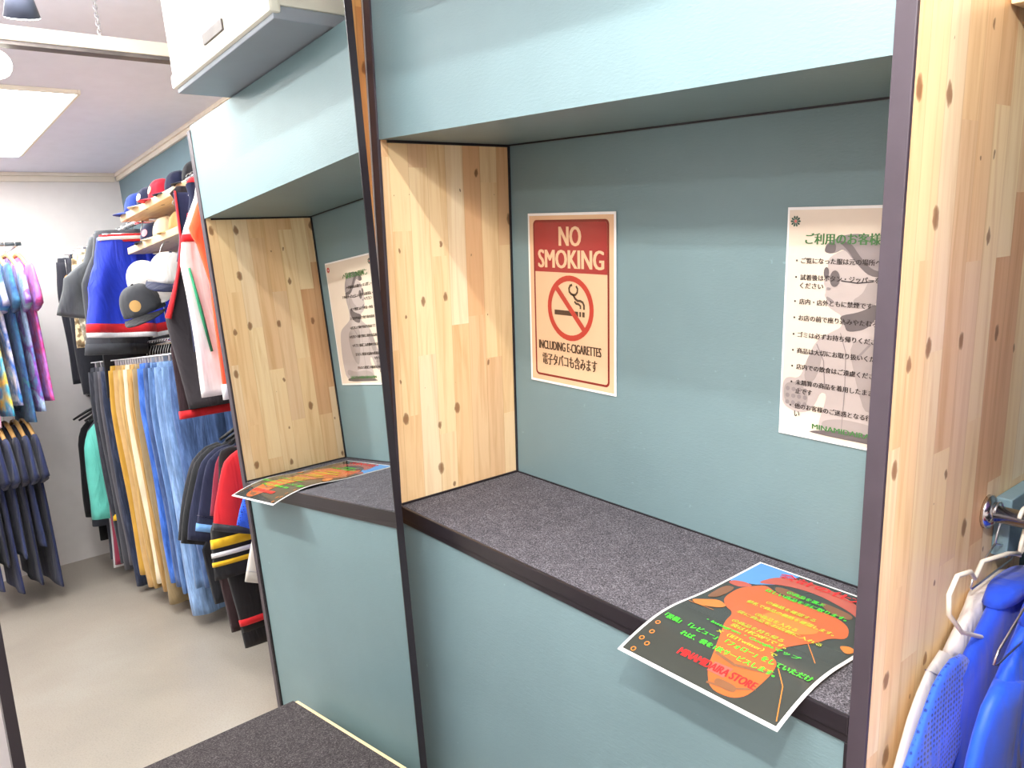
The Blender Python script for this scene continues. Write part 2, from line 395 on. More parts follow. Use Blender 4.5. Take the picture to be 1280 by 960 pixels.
# ------------------------------------------------------------------ posters
def text_mesh(s, size=1.0, off=0.0, align='LEFT', sx=1.0):
    c = bpy.data.curves.new('lettering', 'FONT'); c.body = s; c.size = size; c.align_x = align; c.offset = off; c.resolution_u = 3
    o = bpy.data.objects.new('lettering', c); COL.objects.link(o)
    bpy.context.view_layer.update()
    dg = bpy.context.evaluated_depsgraph_get(); me = bpy.data.meshes.new_from_object(o.evaluated_get(dg))
    vs = [(v.co.x * sx, v.co.y) for v in me.vertices]; fs = [list(p.vertices) for p in me.polygons]
    bpy.data.objects.remove(o); bpy.data.curves.remove(c); bpy.data.meshes.remove(me)
    return vs, fs
def fit_text(s, u0, u1, v0, v1, off=0.0):
    """letters scaled so that their ink fills the box"""
    vs, fs = text_mesh(s, 1.0, 0.0)
    if not vs: return vs, fs, 0
    a = min(p[0] for p in vs); b = max(p[0] for p in vs); c = min(p[1] for p in vs); d = max(p[1] for p in vs)
    k = off * (v1 - v0) * 1.1
    return [(u0 + k + (p[0] - a) / (b - a) * (u1 - u0 - 2 * k), v0 + (p[1] - c) / (d - c) * (v1 - v0)) for p in vs], fs, k
class Sheet:
    """flat artwork laid on a sheet: layers of polygons and letters, fn maps (u, v, h) to the place"""
    def __init__(s, fn, cuts=()): s.fn = fn; s.cuts = cuts
    def each(s, name, polys, mat, h, parent):
        return [s.shape(name, [p], mat, h, parent) for p in polys]
    def lines(s, name, items, mat, h, parent):
        return [s.letters(name, [i], mat, h, parent) for i in items]
    def shape(s, name, polys, mat, h, parent, smooth=False):
        if name in ('portrait_print', 'printed_cap', 'printed_shade', 'printed_feature', 'printed_hat', 'printed_figure', 'printed_glow', 'printed_shadow', 'printed_tone'):
            for _ in range(2):
                polys = [[q for a, b in zip(p, p[1:] + p[:1]) for q in ((a[0] * .78 + b[0] * .22, a[1] * .78 + b[1] * .22), (a[0] * .22 + b[0] * .78, a[1] * .22 + b[1] * .78))] for p in polys]
        mb = MB()
        for poly in polys:
            bm = bmesh.new(); vs = [bm.verts.new((p[0], p[1], 0)) for p in poly]
            for tri in tessellate_polygon([[Vector((p[0], p[1], 0)) for p in poly]]):
                try: bm.faces.new([vs[q] for q in tri])
                except ValueError: pass
            for c in s.cuts:
                bmesh.ops.bisect_plane(bm, geom=list(bm.verts) + list(bm.edges) + list(bm.faces), plane_co=(0, c, 0), plane_no=(0, 1, 0))
            bm.verts.index_update()
            mb.add([s.fn(v.co.x, v.co.y, h) for v in bm.verts], [[v.index for v in f.verts] for f in bm.faces]); bm.free()
        return s._b(mb, name, mat, parent)
    def _b(s, mb, name, mat, parent):
        me = bpy.data.meshes.new(name); me.from_pydata(mb.v, [], mb.f)
        for mm in (mat if isinstance(mat, list) else [mat]): me.materials.append(mm)
        for p, a in zip(me.polygons, mb.mi): p.material_index = a
        o = bpy.data.objects.new(name, me); COL.objects.link(o); o.parent = parent; return o
    def letters(s, name, items, mat, h, parent):
        mb = MB()
        for vs, fs, k in items:
            for j, dx in enumerate((-1, -.34, .34, 1) if k else (0,)): mb.add([s.fn(p[0] + dx * k, p[1], h + .00003 * j) for p in vs], fs)
        return s._b(mb, name, mat, parent)
def rrect(u0, v0, u1, v1, r, n=5):
    P = []
    for cx, cy, a0 in ((u1 - r, v1 - r, 0), (u0 + r, v1 - r, 90), (u0 + r, v0 + r, 180), (u1 - r, v0 + r, 270)):
        for k in range(n + 1): a = math.radians(a0 + 90 * k / n); P.append((cx + r * cos(a), cy + r * sin(a)))
    return P
def stroke(pts, w):
    """ribbon polygon quads along a line"""
    out = []
    P = [Vector((p[0], p[1])) for p in pts]
    nr = []
    for i in range(len(P)):
        t = (P[min(i + 1, len(P) - 1)] - P[max(i - 1, 0)]).normalized(); nr.append(Vector((-t.y, t.x)) * w / 2)
    for i in range(len(P) - 1):
        out.append([tuple(P[i] + nr[i]), tuple(P[i + 1] + nr[i + 1]), tuple(P[i + 1] - nr[i + 1]), tuple(P[i] - nr[i])])
    return out
def circ(cu, cv, r, n=28, ry=None):
    return [(cu + r * cos(2 * pi * k / n), cv + (ry or r) * sin(2 * pi * k / n)) for k in range(n)]
def ring(cu, cv, r0, r1, n=40, ry=1.0):
    out = []
    for k in range(n):
        a, b = 2 * pi * k / n, 2 * pi * (k + 1) / n
        out.append([(cu + r * cos(q), cv + ry * r * sin(q)) for r, q in ((r0, a), (r1, a), (r1, b), (r0, b))])
    return out
def ink(name, c, rough=.22): return plain(name, c, rough, 0, .5, .02)

# -- no smoking notice
YP = D - .003
def wall_fn(u0, v0, curl=.0):
    def fn(u, v, h): return Vector((u0 + u, YP - h - curl * max(0, (u - .2)) ** 2 * 6, v0 + v))
    return fn
t = thing('no_smoking_notice', 'laminated cream and red no smoking notice on the alcove back', 'notice', (.071, YP, ZB + .267))
S = Sheet(wall_fn(0, 0)); S.fn = (lambda u, v, h: Vector((u, -h, v)))
MB().box((0, -.0006, 0), (.297, .0006, .421), bev=.0003).build('laminate_sheet', PAPERW, t)
NCREAM = ink('notice_cream', (224, 184, 148)); NRED = ink('notice_red', (156, 52, 52)); NLINE = ink('notice_frame_red', (126, 42, 38)); NBLK = ink('notice_brown_black', (72, 52, 40)); NRING = ink('notice_ring_red', (178, 56, 46))
S.shape('printed_ground', [[(.006, .006), (.291, .006), (.291, .415), (.006, .415)]], NCREAM, .0010, t)
S.shape('frame_line', [rrect(.020, .018, .277, .405, .012)], NLINE, .0013, t)
S.shape('inner_ground', [rrect(.0255, .0235, .2715, .3995, .008)], NCREAM, .0016, t)
S.shape('header_band', [[(.0255, .280), (.2715, .280)] + [p for p in rrect(.0255, .0235, .2715, .3995, .008) if p[1] > .28]], NRED, .0019, t)
S.lines('heading', [fit_text('NO', .112, .189, .343, .389, .045), fit_text('SMOKING', .037, .262, .290, .334, .045)], NCREAM, .0022, t)
S.shape('prohibition_ring', ring(.149, .195, .0655, .079), NRING, .0026, t)
CIG = [[(.094, .177), (.176, .177), (.176, .189), (.094, .189)], [(.180, .177), (.186, .177), (.186, .189), (.180, .189)], [(.190, .177), (.198, .177), (.198, .189), (.190, .189)]]
smoke1 = [(.196, .195), (.196, .205), (.192, .212), (.184, .215), (.174, .215), (.166, .220), (.160, .228), (.153, .230), (.147, .235), (.146, .243), (.150, .250), (.157, .252)]
smoke2 = [(.184, .196), (.184, .203), (.178, .207), (.170, .208), (.164, .213)]
smoke3 = [(.157, .228), (.168, .229), (.174, .235), (.175, .243), (.170, .250)]
S.shape('cigarette_sign', CIG + stroke(smoke1, .006) + stroke(smoke2, .0055) + stroke(smoke3, .0055), NBLK, .0022, t)
S.shape('prohibition_bar', stroke([(.149 - .0500, .195 + .0520), (.149 + .0500, .195 - .0520)], .0135), NRING, .0028, t)
S.lines('lower_text', [fit_text('INCLUDING E-CIGARETTES', .034, .252, .087, .109, .05), fit_text('電子タバコも含みます', .047, .238, .048, .078, .035)], NBLK, .0022, t)

# -- rules poster
t = thing('rules_poster', 'cream customer rules poster with a grey portrait print at the right of the alcove back', 'poster', (.791, YP, ZB + .263))
S = Sheet(lambda u, v, h: Vector((u, -h, v)))
MB().box((0, -.0006, 0), (.303, .0006, .424), bev=.0003).build('laminate_sheet', PAPERW, t)
S.shape('printed_ground', [[(.004, .005), (.299, .005), (.299, .419), (.004, .419)]], ink('poster_cream', (226, 210, 192)), .0010, t)
G1 = ink('print_grey_light', (178, 166, 162)); G2 = ink('print_grey_mid', (136, 126, 126)); G3 = ink('print_grey_dark', (98, 90, 90)); G4 = ink('print_black', (54, 48, 50)); G0 = ink('print_grey_pale', (222, 210, 202))
pr = S.shape('portrait_print', [[(.083, .335), (.084, .318), (.080, .304), (.077, .289), (.081, .283), (.082, .275), (.080, .268), (.084, .262), (.086, .250), (.101, .241), (.114, .235), (.116, .215), (.096, .204), (.068, .186), (.052, .150), (.040, .112), (.012, .112), (.004, .098), (.004, .060), (.030, .046), (.058, .050), (.072, .066), (.082, .092), (.094, .090), (.090, .066), (.082, .040), (.080, .012), (.262, .012), (.275, .080), (.270, .150), (.258, .190), (.205, .212), (.188, .222), (.184, .250), (.196, .290), (.190, .330), (.150, .352), (.110, .350)]], G1, .0013, t)
S.shape('printed_cap', [[(.076, .352), (.080, .360), (.092, .366), (.106, .374), (.140, .378), (.172, .366), (.190, .340), (.194, .306), (.160, .306), (.132, .330), (.112, .352), (.096, .343), (.080, .343)]], G2, .0016, pr)
S.each('printed_shade', [[(.098, .366), (.118, .350), (.136, .326), (.160, .305), (.192, .304), (.193, .313), (.164, .316), (.142, .338), (.124, .362)], [(.076, .345), (.088, .342), (.097, .346), (.097, .360), (.086, .362), (.077, .354)],
    [(.108, .234), (.150, .244), (.176, .262), (.180, .238), (.160, .214), (.126, .206), (.120, .220)], [(.055, .012), (.255, .012), (.252, .024), (.150, .030), (.080, .020)]], G3, .0019, pr)
S.each('printed_lens', [circ(.098, .299, .0095, 20, .0145), circ(.0815, .309, .005, 16, .010)], G3, .0021, pr); S.shape('printed_temple', stroke([(.110, .296), (.140, .293), (.168, .297)], .002), G4, .0021, pr)
S.each('printed_feature', [[(.084, .268), (.094, .263), (.100, .258), (.090, .258), (.084, .262)], [(.084, .284), (.092, .282), (.090, .278), (.083, .279)]], G2, .0019, pr)
for st_, w_ in (([(.114, .204), (.126, .170), (.128, .10), (.126, .03)], .0016), ([(.170, .19), (.150, .166), (.145, .16)], .004), ([(.070, .18), (.085, .15), (.09, .1)], .002)): S.shape('printed_fold', stroke(st_, w_), G2, .0019, pr)
S.each('printed_tone', [[(.130, .262), (.150, .275), (.160, .300), (.176, .296), (.180, .262), (.150, .246)], [(.128, .190), (.180, .196), (.215, .170), (.205, .100), (.170, .060), (.150, .110)], [(.050, .148), (.066, .170), (.084, .160), (.070, .110), (.048, .106)], [(.008, .100), (.040, .106), (.060, .080), (.052, .056), (.030, .052), (.008, .066)], [(.086, .040), (.130, .050), (.200, .044), (.250, .056), (.255, .030), (.090, .022)]], ink('print_grey_soft', (156, 145, 142)), .0016, pr); S.shape('printed_tattoo', [circ(.016 + .012 * (k % 4), .064 + .013 * (k // 4), .0045, 7) for k in range(12)], G2, .0019, pr)
INKB = ink('poster_text_ink', (46, 38, 36)); GRN = ink('poster_green_ink', (62, 112, 58))
def flower(cu, cv, mat, name):
    P = []
    for k in range(10):
        a = 2 * pi * k / 10; c, s_ = cos(a), sin(a)
        P.append([(cu + c * r - s_ * w, cv + s_ * r + c * w) for r, w in ((.003, -.0008), (.008, -.0020), (.0105, 0), (.008, .0020), (.003, .0008))])
    return S.shape(name, P, mat, .0016, t)
f = flower(.017, .399, ink('flower_green', (52, 82, 66)), 'flower_mark'); S.shape('flower_centre', [circ(.017, .399, .0026, 12)], ink('flower_pink', (226, 120, 112)), .0019, f)
f = flower(.284, .399, ink('flower_red', (202, 50, 44)), 'flower_mark'); f['label'] = 'red flower mark in the far corner'; S.shape('flower_centre', [circ(.284, .399, .0026, 12)], PAPERW, .0019, f)
S.letters('heading', [fit_text('ご利用のお客様へ', .038, .196, .358, .378, .035)], GRN, .0024, t)
rules = [('ご覧になった服は元の場所へ', .329), ('試着後はボタン・ジッパーを閉めて', .299), ('ください', .284), ('店内・店外ともに禁煙です', .255), ('お店の前で座り込みやたむろ', .225), ('ゴミは必ずお持ち帰りください', .194), ('商品は大切にお取り扱いください', .164), ('店内での飲食はご遠慮ください', .134), ('未精算の商品を着用したまま', .104), ('止です', .088), ('他のお客様のご迷惑となる行', .059), ('い', .044)]
it = []; bl = []
for s_, v in rules:
    n_ = len(s_); it.append(fit_text(s_, .0315, .0315 + .01145 * n_, v - .0052, v + .0052, .035))
    if s_ not in ('ください', '止です', 'い'): bl.append(circ(.0232, v, .0019, 10))
S.lines('rules_line', it, INKB, .0024, t); S.each('bullet', bl, INKB, .0024, t)
S.letters('shop_name', [fit_text('MINAMIDAIRA STORE', .069, .236, .021, .0305, .05)], GRN, .0024, t)

# -- poster lying on the bench, drooping over its front edge
PX0, PY0 = .787, -.078; LW, LH = .297, .420
def droop(u, v, h):
    y = PY0 + v; z = ZB + .0012 + h
    yy = .035 - y
    dz = 0
    if yy > 0: dz = -1.65 * yy * yy
    lift = .007 * math.exp(-((y - .06) / .07) ** 2)
    return Vector((PX0 + u - .006 * (v / LH), y, z + dz + lift)) - Vector((PX0, PY0, ZB))
t = thing('bench_poster', 'colourful poster lying on the grey carpet, bent over the bench front edge', 'poster', (PX0, PY0, ZB))
cuts = [.012 * k for k in range(1, 22)]
S = Sheet(droop, cuts)
vs = []; fs = []; nu, nv = 2, 60
for top in (0, 1):
    for j in range(nv + 1):
        for i in range(nu + 1): vs.append(droop(LW * i / nu, LH * j / nv, -.0006 + .0009 * top))
k_ = (nu + 1) * (nv + 1)
for j in range(nv):
    for i in range(nu):
        a = j * (nu + 1) + i; q = [a, a + 1, a + nu + 2, a + nu + 1]; fs.append(q[::-1]); fs.append([x + k_ for x in q])
    for i in (0, nu):
        a = j * (nu + 1) + i; fs.append([a, a + nu + 1, a + nu + 1 + k_, a + k_])
for j in (0, nv):
    for i in range(nu): a = j * (nu + 1) + i; fs.append([a, a + 1, a + 1 + k_, a + k_])
MB().add(vs, fs, 0, False).build('laminate_sheet', PAPERW, t)
INK_D = ink('print_dark', (60, 62, 58), .12); INK_O = ink('print_orange', (184, 94, 52), .12); INK_O2 = ink('print_deep_orange', (204, 88, 40), .12); INK_Y = ink('print_amber', (204, 122, 56), .12)
INK_S = ink('print_sky', (92, 146, 208), .12); INK_R = ink('print_red', (214, 48, 48), .12); INK_G = ink('print_green', (74, 206, 54), .12); INK_YG = ink('print_yellow_green', (182, 188, 54), .12); INK_W = ink('print_brown', (122, 84, 60), .12); INK_P = ink('print_pinkish', (176, 88, 74), .12)
e = .0055
S.shape('printed_ground', [[(e, e), (LW - e, e), (LW - e, LH - e), (e, LH - e)]], INK_D, .0008, t)
S.shape('printed_sky', [[(e, .305), (.050, .327), (.075, .352), (.090, LH - e), (e, LH - e)]], INK_S, .0011, t)
S.each('printed_hat', [[(.045, .330), (.060, .385), (.110, .405), (.180, .402), (.235, .372), (.250, .330), (.222, .352), (.150, .372), (.092, .364)], [(.004 + e, .296), (.036, .296), (.052, .318), (.030, .322), (.004 + e, .312)]], INK_P, .0014, t)
S.shape('printed_figure', [[(.050, .318), (.066, .338), (.100, .322), (.150, .318), (.215, .318), (.246, .300), (.262, .262), (.240, .244), (.236, .216), (.226, .196), (.212, .160), (.206, .125), (.228, .112), (.236, .082), (.232, .030), (.215, .012), (.176, .010), (.150, .040), (.136, .078), (.118, .120), (.098, .160), (.088, .200), (.060, .214), (.040, .240), (.036, .290)]], INK_O, .0014, t)
S.each('printed_glow', [[(.008, .186), (.030, .176), (.060, .196), (.066, .214), (.040, .226), (.018, .200)], [(.262, .232), (.284, .214), (.291, .236), (.276, .244)], [(.13, .26), (.19, .275), (.225, .25), (.20, .21), (.15, .205), (.12, .225)]], INK_Y, .0017, t)
S.each('printed_shadow', [[(.080, .344), (.104, .352), (.150, .342), (.130, .326), (.092, .326)], [(.160, .352), (.232, .344), (.236, .322), (.196, .322)], [(.016, .215), (.034, .232), (.034, .290), (.012, .284)], [(.175, .020), (.212, .020), (.210, .034), (.172, .034)]], INK_W, .0017, t)
for st_, w_ in (([(.140, .076), (.18, .068), (.236, .084)], .006), ([(.165, .018), (.20, .024), (.234, .044)], .004)): S.shape('printed_band', stroke(st_, w_), INK_W, .0019, t)
for c in ((.036, .032), (.020, .038), (.025, .058), (.018, .082), (.024, .012)): S.shape('printed_ring', ring(c[0], c[1], .0030, .0048, 12), INK_Y, .0017, t)
for st_ in ([(.236, .100), (.262, .070), (.280, .030), (.288, .012)], [(.228, .200), (.252, .170), (.268, .150)], [(.010, .178), (.060, .182)]): S.shape('printed_line', stroke(st_, .0015), INK_Y, .0017, t)
TX = [('①商品を選ぶ', .108, .180, .334, .346, 'G'), ('ほしい商品を手に取ります。', .077, .232, .314, .327, 'G'),
      ('②価格を確認する', .103, .197, .274, .286, 'Y'), ('値札で商品の価格を確認します。', .077, .242, .253, .265, 'Y'),
      ('③商品を入れる', .115, .194, .220, .233, 'Y'), ('袋に商品をお店側に入れる', .089, .246, .205, .217, 'Y'),
      ('④商品を持ち帰る', .104, .200, .168, .181, 'Y'), ('袋は1枚20円です。', .112, .216, .152, .165, 'Y'),
      ('・Instagram・Googleマップ', .074, .247, .136, .148, 'G'), ('X（旧Twitter）で', .108, .218, .120, .131, 'Y'),
      ('「投稿」「レビュー」「フォロー」をしていただけ', .014, .288, .100, .114, 'G'), ('れば、袋を1枚サービスします。', .066, .242, .078, .090, 'G')]
S.lines('green_line', [fit_text(a, b, c, d, e_, .04) for a, b, c, d, e_, k in TX if k == 'G'], INK_G, .0022, t)
S.lines('yellow_line', [fit_text(a, b, c, d, e_, .04) for a, b, c, d, e_, k in TX if k == 'Y'], INK_YG, .0022, t)
S.lines('red_line', [fit_text('会計の仕方', .060, .232, .385, .407, .05), fit_text('MINAMIDAIRA STORE', .090, .232, .040, .055, .05)], INK_R, .0022, t)
S.shape('red_patch', [[(.152, .037), (.182, .037), (.184, .060), (.152, .058)]], ink('print_coral', (226, 92, 80), .12), .0019, t)
# ------------------------------------------------------------------ garments
def lerp(tab, t):
    for (a, va), (b, vb) in zip(tab, tab[1:]):
        if t <= b: return va + (vb - va) * max(0, (t - a)) / max(1e-9, b - a)
    return tab[-1][1]
def secloft(path, hw, th, n=26, seed=0, wr=.008, sx=2.6, grow=0.0, wy=.5):
    """flattened rings along a path in the local YZ plane; thickness along X; folds deepen downwards"""
    rings = []; N = len(path); rnd = random.Random(seed)
    ph = [rnd.uniform(0, 6.28) for _ in range(6)]; fr = [rnd.uniform(1.6, 3.2), rnd.uniform(3.5, 6.0), rnd.uniform(6, 9)]
    for i in range(N):
        p = Vector((path[i][0], path[i][1])); a = path[max(0, i - 1)]; b = path[min(N - 1, i + 1)]
        tg = Vector((b[0] - a[0], b[1] - a[1])).normalized(); w = Vector((-tg.y, tg.x))
        if w.x < 0: w = -w
        t = i / (N - 1); A = wr * (.25 + .75 * t); R = []
        for k in range(n):
            q = 2 * pi * k / n; c, s_ = cos(q), sin(q)
            e = 2 / sx
            cu = math.copysign(abs(c) ** e, c); su = math.copysign(abs(s_) ** e, s_)
            uu = cu
            fx = A * (sin(fr[0] * 2 * uu + ph[0] + 2.2 * t) + .6 * sin(fr[1] * uu + ph[1] - 3 * t) + .3 * sin(fr[2] * uu + ph[2] + 5 * t))
            fy = A * wy * sin(9 * t + ph[3])
            X = su * (th[i] + grow) + fx
            U = cu * (hw[i] + grow) + fy
            R.append((X, p.x + w.x * U, p.y + w.y * U))
        rings.append(R)
    return rings
def body_prof(L, hs, hh, ny=.075, ts=.016, tb=.03, N=26, sleeveless=False):
    tab = [(0, ny), (.012, ny + .012), (.05, hs * .80), (.075, hs), (.12, hs * 1.0), (.25, hs * (.86 if not sleeveless else .95)), (.45, (hs * .86 + hh) / 2), (L, hh)]
    zs = [0, .006, .014, .025, .037, .05, .062, .075] + [.075 + (L - .075) * (k + 1) / N for k in range(N)]
    hw = [lerp(tab, z) for z in zs]; th = [ts + (tb - ts) * min(1, z / (.5 * L)) for z in zs]
    return [(0, -z) for z in zs], hw, th
def part_loft(name, mat, parent, rings): return MB().rings(rings).build(name, mat, parent)
def shirt(name, label, cat, X, rail, drop, L, hs, hh, mat, smat=None, sleeve=.22, sl_ang=22, bands=(), sbands=(), seed=0, rz=0, group=None, collar=None, Y=None, tb=.03, sw=.105, sth=.022, wr=.008, lean=0, sides=(-1, 1), hwtab=None):
    ry, rzh = rail
    t = thing(name, label, cat, (X, ry, rzh - drop) if Y is None else (X, Y, rzh - drop), rz, group)
    path, hw, th = body_prof(L, hs, hh, tb=tb, sleeveless=sleeve == 0)
    path = [(lean * (-p[1] / L), p[1]) for p in path]
    if hwtab: hw = [lerp([(0, .075), (.014, .09), *hwtab], -p[1]) for p in path]
    R = secloft(path, hw, th, seed=seed, wr=wr)
    part_loft('body', mat, t, R)
    Rg = secloft(path, hw, th, seed=seed, wr=wr, grow=.003)
    for z0, z1, bm_, nm in bands:
        idx = [i for i, p in enumerate(path) if z0 <= -p[1] <= z1]
        if len(idx) >= 2: part_loft(nm, bm_, t, [Rg[i] for i in idx])
    if sleeve:
        for sd in sides:
            a = math.radians(sl_ang); n = 12
            p0 = (sd * (hs - .045), -.070); P = []; HW = []; TH = []
            for k in range(n + 1):
                q = k / n; bend = a * (1.25 - .5 * q)
                if k == 0: P.append(p0)
                else: P.append((P[-1][0] + sd * sin(bend) * sleeve / n, P[-1][1] - cos(bend) * sleeve / n))
                HW.append((sw * (.80 + .2 * (1 - abs(2 * q - .6))) if sleeve < .4 else sw * (1 - .38 * q)) * min(1, .42 + .58 * sqrt(min(1, q * 4.5)))); TH.append(sth * (.8 + .4 * q))
            sp = part_loft('sleeve', smat or mat, t, secloft(P, HW, TH, seed=seed + 7 + sd, wr=wr * .7, n=20))
            Rs = secloft(P, HW, TH, seed=seed + 7 + sd, wr=wr * .7, n=20, grow=.0025)
            for q0, q1, bm_, nm in sbands:
                idx = [i for i in range(n + 1) if q0 <= i / n <= q1]
                part_loft(nm, bm_, sp, [Rs[i] for i in idx])
    if collar:
        c = [(0.0, -.006), (0, .012)]
        part_loft('collar', collar, t, secloft(c, [.085, .07], [.024, .022], n=20, wr=0))
    return t
def trousers(name, label, cat, X, rail, drop, L, mat, hw=.2, leg=.105, tap=.85, seed=0, rz=0, group=None, th=.018, band=None, legdiff=.02, cuff=None, spread=.0, hem=None, Y=None, wr=.006, tagz=None):
    ry, rzh = rail
    t = thing(name, label, cat, (X, ry if Y is None else Y, rzh - drop), rz, group)
    hipL = min(.24, L * .45); N = 10
    zs = [hipL * k / N for k in range(N + 1)]
    tab = [(0, hw * .93), (.05, hw), (hipL, hw * .9)]
    path = [(0, -z) for z in zs]; R = secloft(path, [lerp(tab, z) for z in zs], [th * (.8 - .45 * z / hipL) for z in zs], seed=seed, wr=wr * .5)
    part_loft('seat', mat, t, R)
    wb = secloft([(0, .002), (0, -.016), (0, -.036)], [hw * .945, hw * .96, hw * .985], [th * 1.02, th * 1.05, th * 1.1], seed=seed, wr=wr * .3, grow=.002)
    part_loft('waistband', band or mat, t, wb)
    for sd in (-1, 1):
        M = 22; z0_ = .025; Ll = L - z0_ - (legdiff if sd > 0 else 0); P = []; HW = []; TH = []
        for k in range(M + 1):
            q = k / M; z = z0_ + Ll * q
            P.append((sd * (hw * .49 + .01 * min(1, z / .2) + spread * q), -z)); HW.append(min(hw * (.50 + .09 * min(1, z / .2)), leg * 1.1) if z < .2 else leg * (1.06 - (1 - tap) * q)); TH.append(th * (.92 + .4 * q))
        HW = [sum(HW[max(0, i - 2):i + 3]) / len(HW[max(0, i - 2):i + 3]) for i in range(M + 1)]
        lg = part_loft('trouser_leg', mat, t, secloft(P, HW, TH, seed=seed + sd + 3, wr=wr * 1.3))
        if hem:
            Rh = secloft(P, HW, TH, seed=seed + sd + 3, wr=wr * 1.3, grow=.003)
            nh = 1
            for hm_, cnt in hem:
                part_loft('hem_band', hm_, lg, Rh[M - nh - cnt + 1: M - nh + 2]); nh += cnt
    if tagz:
        MB().tube([(-th - .004, -hw * .8, -.01), (-th - .012, -hw * .82, tagz + .035)], .0008, 5).build('tag_string', PAPERW, t)
        m = MB(); m.add([(-th - .012, -hw * .82 + a, tagz + b) for a, b in ((-.016, -.03), (.016, -.03), (.016, .022), (.006, .032), (-.006, .032), (-.016, .022))] + [(-th - .0105, -hw * .82 + a, tagz + b) for a, b in ((-.016, -.03), (.016, -.03), (.016, .022), (.006, .032), (-.006, .032), (-.016, .022))],
            [[0, 1, 2, 3, 4, 5], [11, 10, 9, 8, 7, 6]] + [[i, (i + 1) % 6, (i + 1) % 6 + 6, i + 6] for i in range(6)])
        m.build('price_tag', TAGC, t)
    return t
# hangers: first of each kind is built, then copied
def copy_thing(o, loc, rz=None, label=None, group=None):
    c = o.copy(); COL.objects.link(c); c.location = loc
    if rz is not None: c.rotation_euler = (0, 0, rz)
    if label: c['label'] = label
    if group: c['group'] = group
    for ch in o.children:
        d = ch.copy(); COL.objects.link(d); d.parent = c
        for g in ch.children:
            k = g.copy(); COL.objects.link(k); k.parent = d
    return c
def hook_pts(r=.018, dz=0.0):
    return [(0, r * cos(a) , r * sin(a) + .001 + dz) for a in [math.radians(q) for q in range(-20, 181, 20)]] 
PROTO = {}
def hanger(kind, X, Y, Z, label, group, rz=0, drop=.075):
    """hanger on a rail whose centre is X, Y, Z"""
    if kind in PROTO: return copy_thing(PROTO[kind], (X, Y, Z), rz, label, group)
    t = thing('clothes_hanger', label, 'hanger', (X, Y, Z), rz, group)
    r = .0185
    arc = [(0, r * cos(a), r * sin(a)) for a in [math.radians(q) for q in range(-40, 221, 20)]]
    if kind == 'wire':
        MB().tube([(0, -.0, -.055), (0, .004, -.035), (0, .014, -.017)] + arc[2:11], .0016, 6).build('hook', STEEL, t)
        MB().tube([(0, 0, -.052), (0, -.06, -.075), (0, -.19, -.125), (0, -.205, -.14), (0, -.19, -.147), (0, .19, -.147), (0, .205, -.14), (0, .19, -.125), (0, .06, -.075), (0, 0, -.052)], .0016, 6).build('frame', STEEL, t)
    elif kind == 'slim':
        MB().tube([(0, 0, -.052), (0, .004, -.035), (0, .014, -.017)] + arc[2:11], .0016, 6).build('hook', STEEL, t)
        MB().tube([(0, 0, -.050), (0, -.03, -.060), (0, -.08, -.085), (0, -.085, -.095), (0, -.08, -.10), (0, .08, -.10), (0, .085, -.095), (0, .08, -.085), (0, .03, -.060), (0, 0, -.050)], .0016, 6).build('frame', STEEL, t)
    elif kind == 'plastic':
        MB().tube([(0, 0, -.06), (0, .004, -.04), (0, .014, -.02)] + arc[2:11], .0032, 7).build('hook', PLASTW, t)
        L_ = [(0, 0, -.055), (0, -.05, -.040), (0, -.150, -.022), (0, -.172, -.040), (0, -.190, -.024), (0, -.235, -.016), (0, -.257, -.036), (0, -.252, -.066), (0, -.20, -.112), (0, -.12, -.150)]
        MB().tube(L_ + [(q[0], -q[1], q[2]) for q in L_[::-1]], .0034, 7).build('frame', PLASTW, t)
    elif kind == 'black':
        MB().tube([(0, 0, -.055), (0, .004, -.037), (0, .014, -.018)] + arc[2:11], .0018, 6).build('hook', STEEL, t)
        MB().tube([(0, -.205, -.125), (0, -.12, -.085), (0, -.03, -.06), (0, .03, -.06), (0, .12, -.085), (0, .205, -.125)], [.006, .009, .008, .008, .009, .006], 8).build('arms', PLASTB, t)
    elif kind == 'wood':
        MB().tube([(0, 0, -.055), (0, .004, -.037), (0, .014, -.018)] + arc[2:11], .0018, 6).build('hook', STEEL, t)
        for sd in (-1, 1):
            MB().tube([(0, 0, -.060), (0, sd * .05, -.066), (0, sd * .12, -.092), (0, sd * .20, -.135), (0, sd * .215, -.15)], [.010, .0125, .012, .011, .008], 8).build('arm', HWOOD, t)
    else:   # clip hanger
        MB().tube([(0, 0, -.06), (0, .004, -.04), (0, .014, -.018)] + arc[2:11], .002, 6).build('hook', STEEL, t)
        MB().tube([(0, -.18, -.060), (0, .18, -.060)], .0032, 7).build('bar', STEEL, t)
        for sd in (-1, 1):
            MB().box((-.010, sd * .15 - .012, -.098), (.010, sd * .15 + .012, -.058), bev=.004).build('clip', STEEL, t)
    PROTO[kind] = t
    return t
def rail(label, a, b, r=.0125, mat=CHROME, flanges=(1, 1), brackets=(), name='clothes_rail'):
    a, b = Vector(a), Vector(b)
    t = thing(name, label, 'rail', a)
    MB().tube([(0, 0, 0), b - a], r, 16).build('pipe', mat, t)
    d = (b - a).normalized()
    for k, (p, s_) in enumerate(((Vector((0, 0, 0)), 1), (b - a, -1))):
        if flanges[k]:
            MB().tube([p, p + d * s_ * .006, p + d * s_ * .014], [r * 2.0, r * 2.0, r * 1.25], 18).build('flange', mat, t)
    for q in brackets:
        MB().tube([Vector(q[0]) - a, Vector(q[1]) - a], r * .7, 8).build('bracket', mat, t)
    return t
XP = W + .0252
LOW = (.353, ZB + .212); UP = (.35, 1.965); UPZ = 1.93; JEAN = (.35, 1.317)
